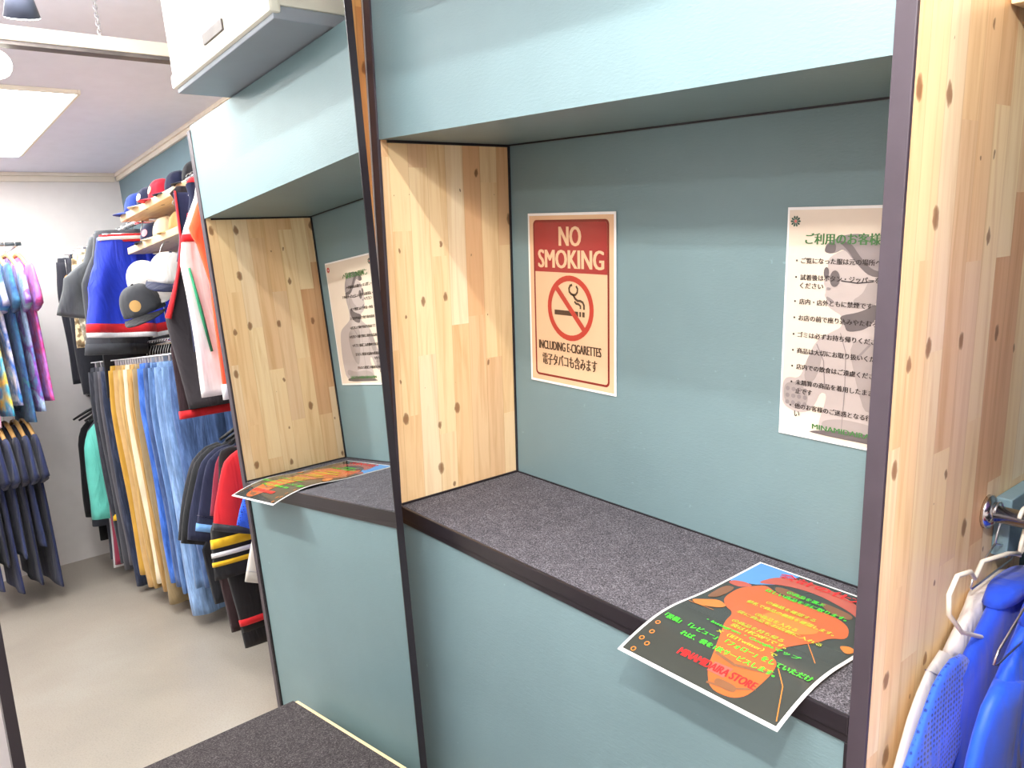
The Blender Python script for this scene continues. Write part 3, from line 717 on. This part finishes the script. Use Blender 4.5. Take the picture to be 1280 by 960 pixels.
rail('chrome rail for jerseys fixed to the outer pine panel', (XP, LOW[0], LOW[1]), (2.02, LOW[0], LOW[1]), .0135, brackets=[((2.0, LOW[0], LOW[1]), (2.0, YB, LOW[1]))], flanges=(1, 0))
UA = (.21, 1.955)
rail('upper chrome rail for sleeveless jerseys fixed high on the outer pine panel', (XP, UA[0], UA[1] - .032), (1.765, UA[0], UA[1] - .032), .011, flanges=(1, 0), brackets=[((1.755, UA[0], UA[1] - .032), (1.755, .262, UA[1] - .032))])
rail('upper chrome rail for shorts beside the end of the hat shelves', (2.80, UP[0], UPZ), (4.0, UP[0], UPZ), .011, flanges=(0, 0), brackets=[((x, UP[0], UPZ), (x, YB, UPZ)) for x in (2.87, 3.98)])
rail('middle chrome rail that carries the trousers', (2.06, JEAN[0], JEAN[1]), (3.72, JEAN[0], JEAN[1]), .012, flanges=(0, 0), brackets=[((x, JEAN[0], JEAN[1]), (x, YB, JEAN[1])) for x in (2.09, 3.69)])
rail('low chrome rail for jackets in the far corner', (3.32, .352, 1.055), (XR, .352, 1.055), .012, flanges=(0, 1), brackets=[((3.34, .352, 1.055), (3.34, YB, 1.055))])

# --- real-view jerseys and their row on the low rail
BLUE = cloth('royal_blue_jersey', (36, 78, 214)); BLUEM = cloth('royal_blue_mesh', (46, 94, 232), 'mesh'); BLUES = cloth('bright_blue_satin', (40, 92, 232), 'shiny')
GREYW = cloth('oatmeal_fleece', (220, 212, 206)); WHT = cloth('white_jersey', (236, 234, 238)); YEL = cloth('yellow_stripe', (238, 190, 40)); NAVY = cloth('navy_cloth', (30, 34, 62)); BLK = cloth('black_cloth', (32, 31, 35)); CHAR = cloth('charcoal_cloth', (58, 58, 64)); RED = cloth('red_cloth', (206, 36, 44)); BURG = cloth('burgundy_cloth', (120, 28, 50)); ORG = cloth('orange_red_cloth', (232, 84, 48)); DKG = cloth('dark_grey_sweat', (74, 76, 82))
G_LOW = 'jerseys on the low rail beside the pine panel'
gl = dict(group=G_LOW)
shirt('jersey', 'oatmeal sleeved top with a blue shoulder ring hung closest to the outer pine panel', 'shirt', 1.189, LOW, .118, .50, .185, .24, GREYW, GREYW, sleeve=.43, sl_ang=29, seed=1, sbands=((.04, .12, BLUE, 'blue_ring'), (.84, .92, BLUE, 'blue_ring')), sw=.085, sth=.011, tb=.009, wr=.002, **gl)
t = shirt('jersey', 'royal blue jersey with perforated mesh sleeves beside the oatmeal top', 'shirt', 1.218, LOW, .112, .56, .20, .26, BLUE, BLUEM, sleeve=.27, sl_ang=40, seed=2, collar=BLUE, bands=((.30, .36, YEL, 'yellow_band'), (.38, .40, WHT, 'white_band')), sbands=((.66, .74, YEL, 'yellow_band'), (.76, .84, WHT, 'white_band')), tb=.013, sth=.011, sw=.09, wr=.003, **gl)
t2 = shirt('jersey', 'bright blue satin warm-up top with white lettering, third from the pine panel', 'shirt', 1.268, LOW, .125, .50, .17, .25, BLUES, BLUES, sleeve=.42, sl_ang=12, seed=3, collar=BLUE, tb=.022, sth=.018, wr=.010, **gl)
vs, fs = text_mesh('E', .055, .003)
o = MB().add([(.040, p[0] - .07, -.25 + p[1]) for p in vs], fs).build('lettering', WHT, t2)
cfg = [
 (1.382, 'black jersey with red sleeves and dark cuffs', 'R', .52, .24, .28, BLK, RED, .30, (), ((.86, 1.0, CHAR, 'cuff'),)),
 (1.428, 'long black hockey jersey with two yellow bands above its hem', 'Y', .50, .25, .41, BLK, BLK, .14, ((.345, .395, YEL, 'yellow_band'), (.40, .42, WHT, 'white_band'), (.425, .46, YEL, 'yellow_band')), ()),
 (1.472, 'burgundy jersey squeezed between the red-sleeved and navy tops', 'B', .52, .23, .27, BURG, BURG, .26, (), ()),
 (1.525, 'navy jersey with a pale blue sleeve stripe among the dark tops', 'N', .54, .24, .28, NAVY, NAVY, .32, (), ((.80, .86, WHT, 'sleeve_stripe'), (.9, 1.0, cloth('pale_blue_cloth', (110, 160, 220)), 'cuff'))),
 (1.585, 'plain navy pullover hanging right behind the striped navy jersey', 'N', .58, .24, .28, cloth('ink_navy_cloth', (36, 40, 66)), None, .36, (), ()),
 (1.645, 'black long-sleeved top behind the navy pullover on the low rail', 'K', .60, .24, .28, cloth('soft_black_cloth', (38, 38, 42)), None, .38, (), ()),
 (1.705, 'faded black hooded top at the far end of the low rail', 'K', .60, .23, .28, cloth('faded_black_cloth', (46, 46, 51)), None, .38, (), ()),
]
for i, (X, lab, k, L, hs, hh, b, s_, sl, bands, sb) in enumerate(cfg):
    shirt('jersey', lab, 'shirt', X, LOW, .082, L, hs, hh, b, s_, hwtab=[(.075, .25), (.2, .28), (.31, .395), (.5, .405)] if k == 'Y' else None, sleeve=sl, sl_ang=27, seed=20 + i, bands=bands, sbands=sb, tb=.016, sth=.015, wr=.005, **gl)
for i, (X, lab, mat, L, hm) in enumerate([
    (1.235, 'black and orange-red track trousers with pink ankles closest to the pine panel', BLK, .54, [(RED, 2)])]):
    tt = trousers('track_trousers', lab, 'trousers', X, LOW, .42 if i == 0 else .10, L, mat, hw=.23, leg=.10, seed=60 + i, th=.016, hem=hm, group='track trousers on the low rail', spread=.05, wr=.007)
    if i == 0:
        part_loft('orange_panel', ORG, tt, secloft([(-.15, -.14), (-.155, -.22), (-.16, -.30)], [.10, .10, .10], [.022, .022, .022], seed=5, wr=.002))
        part_loft('white_panel', WHT, tt, secloft([(-.14, -.04), (-.15, -.135)], [.10, .10], [.022, .022], seed=5, wr=.002))
for i, (X, lab, mat, L, y1, bands) in enumerate([
    (1.447, 'long black coat with a red lining edge under the red-sleeved jersey', cloth('jet_cloth', (26, 25, 29)), .72, .36, ((.66, .70, RED, 'red_edge'),)),
    (1.492, 'longest black coat reaching nearly to the floor below the yellow bands', cloth('coal_cloth', (34, 33, 38)), .80, .34, ()),
    (1.548, 'dull black coat with a dark red side below the burgundy jersey', cloth('wine_black', (48, 30, 34)), .74, .36, ((.40, .52, cloth('dull_red_cloth', (150, 40, 36)), 'red_panel'),)),
    (1.612, 'black coat with a slanted hem below the navy jerseys', cloth('blue_black', (34, 35, 42)), .64, .37, ())]):
    shirt('coat', lab, 'coat', X, LOW, .085, L, .2, .3, mat, None, sleeve=0, seed=60 + i, hwtab=[(.075, .20), (.25, .24), (.42, y1), (.80, y1 - .03)], bands=bands, tb=.014, wr=.006, group='long coats on the low rail')
G_H = 'hangers on the low jersey rail'
hanger('slim', 1.189, LOW[0], LOW[1], 'thin wire hanger closest to the pine panel', G_H)
hanger('plastic', 1.2235, LOW[0], LOW[1], 'cream plastic hanger with a curled shoulder notch holding the blue jersey', G_H)
hanger('wire', 1.268, LOW[0], LOW[1], 'wire hanger inside the bright blue satin top', G_H)
for X in [c[0] for c in cfg]:
    hanger('black', X, LOW[0], LOW[1], 'black plastic hanger among the dark jerseys', G_H)

# --- upper row
G_U = 'sleeveless jerseys and shirts on the upper rail'
gu = dict(group=G_U)
VIO = cloth('violet_cloth', (136, 112, 222)); GRNC = cloth('green_cloth', (40, 130, 92))
shirt('jersey', 'navy jersey with a violet edge tucked behind the orange-red one near the pine panel', 'shirt', 1.335, UA, .085, .80, .14, .15, cloth('blue_navy_cloth', (46, 52, 92)), None, sleeve=0, seed=31, bands=((.42, .76, VIO, 'violet_band'),), tb=.014, sth=.012, wr=.005, **gu)
shirt('jersey', 'orange-red jersey with a white hem on the upper rail', 'shirt', 1.405, UA, .085, .79, .16, .16, ORG, ORG, sleeve=0, seed=32, bands=((.72, .82, WHT, 'white_hem'),), tb=.018, collar=WHT, hwtab=[(.05, .10), (.10, .124), (.195, .172), (.23, .150), (.38, .122), (.81, .145)], wr=.006, **gu)
tw = shirt('jersey', 'white mesh jersey with a green side stripe beside the orange one', 'shirt', 1.485, UA, .10, .76, .235, .325, cloth('white_fine_knit', (226, 222, 224)), WHT, sleeve=0, seed=33, bands=((.16, .21, RED, 'red_stripe'), (.24, .27, NAVY, 'navy_stripe')), tb=.024, hwtab=[(.05, .10), (.17, .16), (.28, .188), (.76, .182)], wr=.009, **gu)
MB().tube([(-.026, -.165, -.30), (-.030, -.150, -.45), (-.032, -.135, -.60)], [.004, .007, .005], 8).build('green_stripe', GRNC, tw)
shirt('jersey', 'navy jersey with red and white piping on the upper rail', 'shirt', 1.57, UA, .075, .62, .22, .30, NAVY, RED, sleeve=0, seed=34, bands=((.10, .15, RED, 'red_stripe'), (.17, .20, WHT, 'white_stripe'), (.30, .34, WHT, 'white_stripe')), tb=.02, collar=RED, hwtab=[(.06, .085), (.30, .145), (.62, .16)], wr=.006, **gu)
tv = shirt('jersey', 'black sleeveless jersey with red armhole trim and navy shoulders on the upper rail', 'shirt', 1.70, UA, .070, .84, .235, .34, cloth('black_vest_cloth', (50, 45, 50)), RED, sleeve=0, seed=35, tb=.03, hwtab=[(.03, .088), (.20, .095), (.40, .150), (.49, .193), (.86, .160)], bands=((.02, .30, cloth('vest_navy_cloth', (44, 48, 84)), 'navy_yoke'),), wr=.008, **gu)
MB().tube([(-.016, -.088, -.02), (-.022, -.096, -.20), (-.024, -.122, -.31), (-.026, -.155, -.40), (-.030, -.193, -.49)], [.004, .005, .006, .009, .012], 8).build('armhole_trim', RED, tv)
shirt('jersey', 'dark burgundy-black top with a red hem behind the sleeveless jersey', 'shirt', 1.738, UA, .075, .87, .10, .19, cloth('black_wine_cloth', (44, 26, 32)), None, sleeve=.0, seed=36, hwtab=[(.05, .07), (.35, .08), (.60, .18), (.87, .19)], bands=((.82, .875, RED, 'red_hem'),), tb=.02, **gu)
shirt('jersey', 'plain black sleeveless top hanging lower than the grey sweat shorts in front of it', 'shirt', 3.17, UP, .10, .80, .17, .20, cloth('night_cloth', (36, 35, 42)), None, sleeve=0, seed=37, tb=.015, **gu)
G_S = 'shorts on the upper rail'
SBL = cloth('satin_royal_blue', (38, 62, 206), 'shiny')
t = trousers('basketball_shorts', 'royal blue basketball shorts with red and white waistband and hem', 'shorts', 2.84, UP, .10, .50, SBL, hw=.205, leg=.15, tap=1.05, seed=41, group=G_S, th=.03, band=RED, hem=[(WHT, 1), (RED, 2)], legdiff=.0, spread=.045, wr=.017)
part_loft('white_stripe', WHT, t, secloft([(0, -.010), (0, -.026)], [.206, .207], [.041, .041], n=26, seed=41, wr=.0))
trousers('sweat_shorts', 'dark grey sweat shorts hung to the left of the blue basketball shorts', 'shorts', 2.985, UP, .06, .62, DKG, hw=.18, leg=.14, tap=1.0, seed=42, group=G_S, th=.035, spread=.06, legdiff=.03, wr=.01, hem=[(cloth('grey_rib', (64, 66, 72)), 2)])
trousers('sweat_shorts', 'dark grey flared shorts just left of the longer grey sweat shorts', 'shorts', 3.08, UP, .075, .42, cloth('mid_grey_sweat', (84, 86, 90)), hw=.18, leg=.17, tap=1.1, seed=43, group=G_S, th=.03, spread=.09, wr=.01)
trousers('camo_shorts', 'pale grey patterned shorts between the grey sweat shorts and the black trousers', 'shorts', 3.30, UP, .11, .50, cloth('pale_camo', (208, 200, 186), 'camo', 1, (150, 140, 120)), hw=.19, leg=.12, tap=1.0, seed=44, group=G_S, th=.03, wr=.008)
trousers('camo_shorts', 'beige patterned shorts beside the pale grey patterned pair', 'shorts', 3.42, UP, .12, .50, cloth('tan_camo', (214, 196, 160), 'camo', 2, (140, 116, 84)), hw=.19, leg=.12, tap=1.0, seed=45, group=G_S, th=.03, wr=.008)
trousers('cropped_trousers', 'black cropped trousers with an orange price tag, last on the upper rail', 'trousers', 3.75, UP, .10, .72, cloth('black_twill', (40, 40, 50)), hw=.19, leg=.105, tap=.95, seed=46, th=.03, legdiff=.05, tagz=-.13, wr=.006)
trousers('cropped_trousers', 'black cropped trousers in front of the tagged pair on the upper rail', 'trousers', 3.58, UP, .10, .78, cloth('black_chino', (36, 37, 46)), hw=.17, leg=.115, tap=1.0, seed=47, th=.03, legdiff=.03, wr=.006)
for X in (1.335, 1.405, 1.485, 1.57, 1.70, 1.738, 3.17):
    hanger('slim', X, UA[0] if X < 2 else UP[0], UA[1] - .032 if X < 2 else UPZ, 'wire hanger holding a jersey on the upper rail', 'wire hangers on the upper rail')
for X in (2.84, 2.98, 3.08, 3.30, 3.42, 3.58, 3.75):
    hanger('clip', X, UP[0], UPZ, 'silver clip hanger holding shorts on the upper rail', 'clip hangers on the upper rail')

# --- trousers on the middle rail
P = [
 (3.44, 'black denim trousers with a pale side edge, first on the middle rail', (44, 46, 56), 'denim', 1.10),
 (3.34, 'charcoal trousers next to the black denim pair', (66, 66, 74), 'plain', 1.12),
 (3.26, 'dark grey trousers beside the mustard pair', (84, 82, 90), 'plain', 1.08),
 (3.20, 'long navy trousers that reach lowest behind the mustard pair', (34, 44, 70), 'denim', 1.19),
 (3.06, 'mustard yellow trousers on the middle rail', (202, 156, 62), 'plain', 1.10),
 (2.97, 'tan chinos right after the mustard trousers', (206, 168, 112), 'plain', 1.15),
 (2.89, 'sandy corduroy trousers among the tan pairs', (200, 164, 104), 'cord', 1.14),
 (2.81, 'cream white trousers between the tan pairs', (240, 226, 198), 'plain', 1.10),
 (2.74, 'khaki corduroy trousers right of the cream pair', (190, 150, 92), 'cord', 1.13),
 (2.66, 'olive brown trousers with the lowest turned cuff', (150, 130, 96), 'plain', 1.18),
 (2.585, 'bright blue jeans with an orange price tag', (64, 112, 206), 'denim', 1.06),
 (2.50, 'dark indigo jeans beside the bright blue pair', (62, 86, 134), 'denim', 1.06),
 (2.43, 'mid blue jeans with a worn seam in front of the indigo pair', (92, 126, 178), 'denim', 1.08),
 (2.34, 'light washed blue jeans that hang down close to the floor', (128, 160, 206), 'denim', 1.17),
 (2.25, 'faded blue jeans right of the light washed pair', (108, 140, 186), 'denim', 1.02),
 (2.15, 'dark blue jeans at the near end of the middle rail', (70, 96, 144), 'denim', 1.00)]
for i, (X, lab, c, k, L) in enumerate(P):
    trousers('jeans' if k == 'denim' else 'trousers', lab, 'trousers', X, JEAN, .090, L, cloth('%s_%d_%d_%d' % (k, *c), c, k, i * .7), hw=.195, leg=.108, tap=.9, seed=80 + i, th=.026, group='trousers on the middle rail', legdiff=.012 * (i % 3), tagz=-.17 if i == 10 else None, wr=.007)
    hanger('clip', X, JEAN[0], JEAN[1], 'silver clip hanger holding trousers on the middle rail', 'clip hangers on the middle rail')
for X in (2.38, 2.54, 2.62, 2.70, 2.775, 2.85, 2.93, 3.015):
    hanger('clip', X, JEAN[0], JEAN[1], 'silver clip hanger holding trousers on the middle rail', 'clip hangers on the middle rail')

# --- jackets in the far corner
MINT = cloth('mint_satin', (104, 206, 192), 'shiny')
J = [
 (3.95, 'black jacket at the far end of the corner rail', BLK, .80, .135, .58),
 (3.82, 'dark grey hooded jacket beside the black one', cloth('grey_fleece', (78, 80, 92)), .90, .13, .62),
 (3.60, 'mint green satin jacket in the corner', MINT, .58, .185, .54),
 (3.69, 'long white top hanging below the mint jacket', WHT, .92, .15, .0),
 (3.49, 'maroon track top right of the mint jacket', cloth('maroon_cloth', (134, 44, 66)), .86, .19, .0),
 (3.42, 'yellow sleeveless top nearest the black denim trousers', YEL, .60, .17, .0)]
for i, (X, lab, mat, L, sm, sl) in enumerate(J):
    shirt('jacket', lab, 'jacket', X, (.352, 1.055), .08, L, sm, sm + .04, mat, None, sleeve=sl, sl_ang=8, seed=120 + i, group='jackets on the corner rail', tb=.028, sth=.028, sw=.10, wr=.009)
    hanger('black', X, .352, 1.055, 'black plastic hanger on the corner jacket rail', 'hangers on the corner rail')

# --- tee racks on the far wall
RX = 3.80
for z, lab, yb2 in ((1.965, 'upper', .01), (1.05, 'lower', -.105)):
    rail('%s steel rail of the T-shirt rack by the pale end wall' % lab, (RX, -1.5, z), (RX, yb2, z), .011, STEEL, (0, 0), [((RX, yb2 - .012, z), (XR, yb2 - .012, z)), ((RX, -1.48, z), (XR, -1.48, z))])
CY, MG, PU, BL_, YE, GR, WH, NV = (60, 190, 226), (236, 84, 160), (150, 70, 190), (70, 120, 210), (248, 224, 70), (70, 190, 150), (250, 240, 248), (40, 56, 100)
TD = [
 ('purple tie-dye tee with magenta swirls, rightmost on the rack', (PU, MG, (200, 130, 224), PU)),
 ('pale blue and violet tie-dye tee next to the purple one', (BL_, (190, 220, 250), PU, CY)),
 ('navy and teal tie-dye tee, third from the right end', (NV, (70, 130, 170), (50, 80, 140), GR)),
 ('cyan and white tie-dye tee, fourth from the right end', (CY, WH, BL_, CY)),
 ('rainbow tie-dye tee with yellow and pink rings', (MG, YE, CY, MG)),
 ('pink and turquoise tie-dye tee left of the rainbow one', (CY, MG, WH, GR)),
 ('green and magenta tie-dye tee at the left', (GR, MG, NV, CY))]
for i, (lab, cs) in enumerate(TD):
    Yp = -.022 - .052 * i
    shirt('tie_dye_tee', lab, 'T-shirt', RX, (0, 1.965), .085, .80 + .05 * (i % 3), .255, .29, cloth('tie_dye', cs[0], 'tiedye', i + 1, cs), None, sleeve=.24, sl_ang=27, seed=150 + i, rz=-pi / 2 * -1, group='tie-dye tees on the upper rack', Y=Yp, tb=.015, sth=.015, wr=.005)
    hanger('wood', RX, Yp, 1.965, 'wooden hanger under a tie-dye tee', 'wooden hangers on the upper rack', pi / 2)
NVT = [(38, 46, 84), (46, 56, 98), (34, 40, 74), (52, 62, 104), (40, 48, 90), (34, 38, 66), (44, 52, 92), (48, 58, 100)]
for i, c in enumerate(NVT):
    Yp = -.135 - .046 * i
    lab = ['dark navy tee at the right end of the lower rack', 'navy tee second from the right end of the lower rack', 'inky navy tee third from the right end of the lower rack', 'brighter navy tee fourth from the right end of the lower rack', 'navy tee fifth from the right end of the lower rack', 'darkest navy tee sixth from the right end of the lower rack', 'navy tee seventh from the right end of the lower rack', 'blue navy tee eighth from the right end of the lower rack'][i]
    shirt('navy_tee', lab, 'T-shirt', RX, (0, 1.05), .085, [.90, .66, .86, .70, .88, .72, .84, .74][i], .235, .27, cloth('navy_tee_%d' % i, c), None, sleeve=.25, sl_ang=27, seed=170 + i, rz=pi / 2, group='navy tees on the lower rack', Y=Yp, tb=.014, sth=.014, wr=.005)
    hanger('wood', RX, Yp, 1.05, 'wooden hanger under a navy tee', 'wooden hangers on the lower rack', pi / 2)

# --- hat shelves and caps
def shelf(label, z, x1, y0):
    t = thing('wall_shelf', label, 'shelf', (XP + .002, y0, z))
    MB().box((0, 0, -.032), (x1 - XP - .002, YB - y0 - .001, 0), bev=.003).build('board', PINE_S, t)
    for x in (.5, 1.55):
        m = MB(); m.tube([(x, YB - y0 - .008, -.033), (x, YB - y0 - .008, -.11)], .007, 8); m.tube([(x, .10, -.038), (x, YB - y0 - .008, -.038)], .006, 8); m.build('bracket', STEEL, t)
    return t
shelf('upper pine hat shelf on the teal wall', 1.958, 2.83, .262); shelf('lower pine hat shelf on the teal wall', 1.792, 2.78, .255)
def cap(label, loc, rz, crown, brim, patch=None, rot=None, group='caps on the shelves', s=.76):
    t = thing('baseball_cap', label, 'cap', loc, rz, group)
    if rot: t.rotation_euler = rot
    n = 48; R = []
    for j in range(10):
        a = j / 9 * pi / 2 * .985
        rr = cos(a) ** .75; gv = [1 - .035 * math.exp(-(((2 * pi * k / n + pi / 6) % (pi / 3) - pi / 6) / .09) ** 2) for k in range(n)]; R.append([(.092 * s * rr * gv[k] * cos(2 * pi * k / n) * .93, .098 * s * rr * gv[k] * sin(2 * pi * k / n), .125 * s * sin(a) + .012 * s * (1 - j / 9) * (1 if sin(2 * pi * k / n) < 0 else 0)) for k in range(n)])
    MB().rings(R).build('crown', crown, t)
    vs = []; fs = []; m_ = 14
    for top in (0, 1):
        for i in range(6):
            for k in range(m_ + 1):
                a = pi + pi * k / m_; q = i / 5
                x = cos(a) * .088 * s; y = sin(a) * (.094 + .078 * q * abs(sin(a)) ** .6) * s
                vs.append((x, y, s * (.010 - .018 * q * abs(sin(a)) - 2.2 * x * x / s / s + .003 * top)))
    k0 = 6 * (m_ + 1)
    for i in range(5):
        for k in range(m_):
            a = i * (m_ + 1) + k; q = [a, a + 1, a + m_ + 2, a + m_ + 1]; fs.append(q[::-1]); fs.append([x + k0 for x in q])
    for k in range(m_):
        a = 5 * (m_ + 1) + k; fs.append([a, a + 1, a + 1 + k0, a + k0])
    MB().add(vs, fs, 0, True).build('brim', brim, t)
    MB().tube([(0, 0, .122 * s), (0, 0, .129 * s)], [.008, .005], 10).build('button', brim, t)
    if patch:
        P = []
        for rr_ in (.0, .012, .023):
            for k in range(16):
                px, pz = rr_ * s * cos(2 * pi * k / 16), (.052 + rr_ * sin(2 * pi * k / 16)) * s
                a = math.asin(pz / (.125 * s)); q = cos(a) ** .75
                P.append((px, -.098 * s * q * sqrt(max(0, 1 - (px / (.0856 * s * q)) ** 2)) - .003, pz + .004))
        MB().add(P, [[i * 16 + k, i * 16 + (k + 1) % 16, (i + 1) * 16 + (k + 1) % 16, (i + 1) * 16 + k] for i in range(2) for k in range(16)], 0, True).build('emblem_patch', patch, t)
    return t
CB = cloth('cap_blue', (34, 62, 150)); CN = cloth('cap_navy', (34, 40, 74)); CR = cloth('cap_red', (222, 48, 72)); CC = cloth('cap_cream', (232, 214, 184)); CK = cloth('cap_black', (38, 38, 44)); CW = cloth('cap_white', (238, 234, 232)); CT = cloth('cap_tan', (200, 160, 100)); CG = cloth('cap_grey', (70, 72, 78))
zt = 1.959
cap('blue cap at the far end of the upper hat shelf', (2.765, .345, zt), .2, CB, CB)
cap('navy cap with a pale brim and white badge on the upper hat shelf', (2.60, .350, zt), -.25, CN, CC, WHT)
cap('cream cap between the navy and red caps', (2.55, .50, zt), .1, CC, CC)
cap('red cap standing tallest on the upper hat shelf', (2.41, .345, zt), -.1, CR, CR, CC)
cap('dark navy cap right of the red one on the upper shelf', (2.23, .36, zt), .2, CN, CN)
cap('black cap closest to the pine panel on the upper shelf', (2.02, .36, zt), -.1, CK, CK)
zl = 1.793
cap('black cap with a pink round badge on the lower hat shelf', (2.62, .345, zl), -.5, CN, CK, cloth('cap_pink', (226, 150, 160)))
cap('pale yellow cap beside the badge cap on the lower shelf', (2.44, .35, zl), .3, CC, CC)
cap('tan cap nearest the pine panel on the lower shelf', (2.26, .36, zl), .0, CT, CT)
cap('dark flat cap lying at the very end of the lower shelf', (2.62, .60, zl), .9, CG, CT)
# caps clipped in a bunch below the lower shelf
gp = 'caps clipped in a hanging bunch'
cl = thing('cap_clip_strip', 'silver wire strip under the lower hat shelf that holds the hanging caps', 'cap hanger', (2.30, .25, 1.76))
MB().tube([(0, .02, -.001), (0, 0, -.03), (0, -.03, -.10), (0, -.03, -.34)], .002, 6).build('wire', STEEL, cl)
for z in (-.12, -.26): MB().box((-.012, -.038, z - .02), (.012, -.022, z + .02), bev=.003).build('clip', STEEL, cl)
cap('white cap with a navy brim hung above the black cap', (2.12, .20, 1.565), 0, CW, CN, None, (math.radians(14), math.radians(-14), math.radians(-58)), gp, 1.0)
cap('second white cap half behind the hanging white one', (2.36, .19, 1.57), 0, CW, CW, None, (math.radians(30), math.radians(22), math.radians(-85)), gp, .95)
cap('black cap with a small tan label hung lowest in the bunch', (2.30, .14, 1.45), 0, CG, CK, CT, (math.radians(16), math.radians(12), math.radians(-56)), gp, 1.05)

# ------------------------------------------------------------------ light
def area(name, loc, sx, sy, power, col=(1, .985, .965), rot=(0, 0, 0)):
    l = bpy.data.lights.new(name, 'AREA'); l.shape = 'RECTANGLE'; l.size = sx; l.size_y = sy; l.energy = power; l.color = col
    o = bpy.data.objects.new(name, l); COL.objects.link(o); o.location = loc; o.rotation_euler = rot; return o
def tube_light(x0, x1, y, label, power, col=(1, .985, .965)):
    t = thing('tube_light', label, 'ceiling light', ((x0 + x1) / 2, y, ZC), 0, 'tube lights'); h = (x1 - x0) / 2
    MB().box((-h, -.035, -.035), (h, .035, -.001), bev=.004).build('housing', CREAM, t)
    MB().tube([(-h + .02, 0, -.05), (h - .02, 0, -.05)], .014, 12).build('tube', emit('tube_glow', (1, .985, .97), 60), t)
    area('tube_lamp', ((x0 + x1) / 2, y, ZC - .075), x1 - x0, .03, power, col)
tube_light(.55, 1.75, -.50, 'white tube light on the ceiling just in front of the alcove', 16)
tube_light(.45, 1.65, -1.12, 'white tube light on the ceiling farther out over the aisle', 18)
area('panel_lamp', (3.18, -.21, ZC - .03), 1.2, .56, 24)
tube_light(2.2, 3.4, -1.6, 'white tube light added as unseen fill over the middle of the shop', 14)  # unseen fixture added as room fill
tube_light(.6, 1.8, -2.4, 'white tube light added as unseen fill near the shop front', 14)  # another added fill light, out of view behind the camera
w = bpy.data.worlds.new('world'); SC.world = w; w.use_nodes = True
w.node_tree.nodes['Background'].inputs[0].default_value = (.9, .92, 1, 1); w.node_tree.nodes['Background'].inputs[1].default_value = .3

# ------------------------------------------------------------------ camera
R = [(0.64383, 0.764678, -0.027376), (0.140854, -0.153608, -0.978041), (-0.752092, 0.625837, -0.206606)]
cam = bpy.data.cameras.new('camera'); co = bpy.data.objects.new('camera', cam); COL.objects.link(co)
cam.sensor_width = 36; cam.lens = 28.50103; cam.clip_start = .02
r, d, f = (Vector(q) for q in R)
Mx = Matrix(((r.x, -d.x, -f.x, 0), (r.y, -d.y, -f.y, 0), (r.z, -d.z, -f.z, 0), (0, 0, 0, 1)))
co.matrix_world = Matrix.Translation((1.62225, -0.98448, 1.5111)) @ Mx
SC.camera = co
SC.view_settings.view_transform = 'Standard'; SC.view_settings.look = 'None'; SC.view_settings.gamma = 1.0
SC.view_settings.use_curve_mapping = False
SC.view_settings.exposure = 0.22
SC.cycles.max_bounces = 10; SC.cycles.diffuse_bounces = 5; SC.cycles.glossy_bounces = 5
SC.cycles.sample_clamp_indirect = 6.0
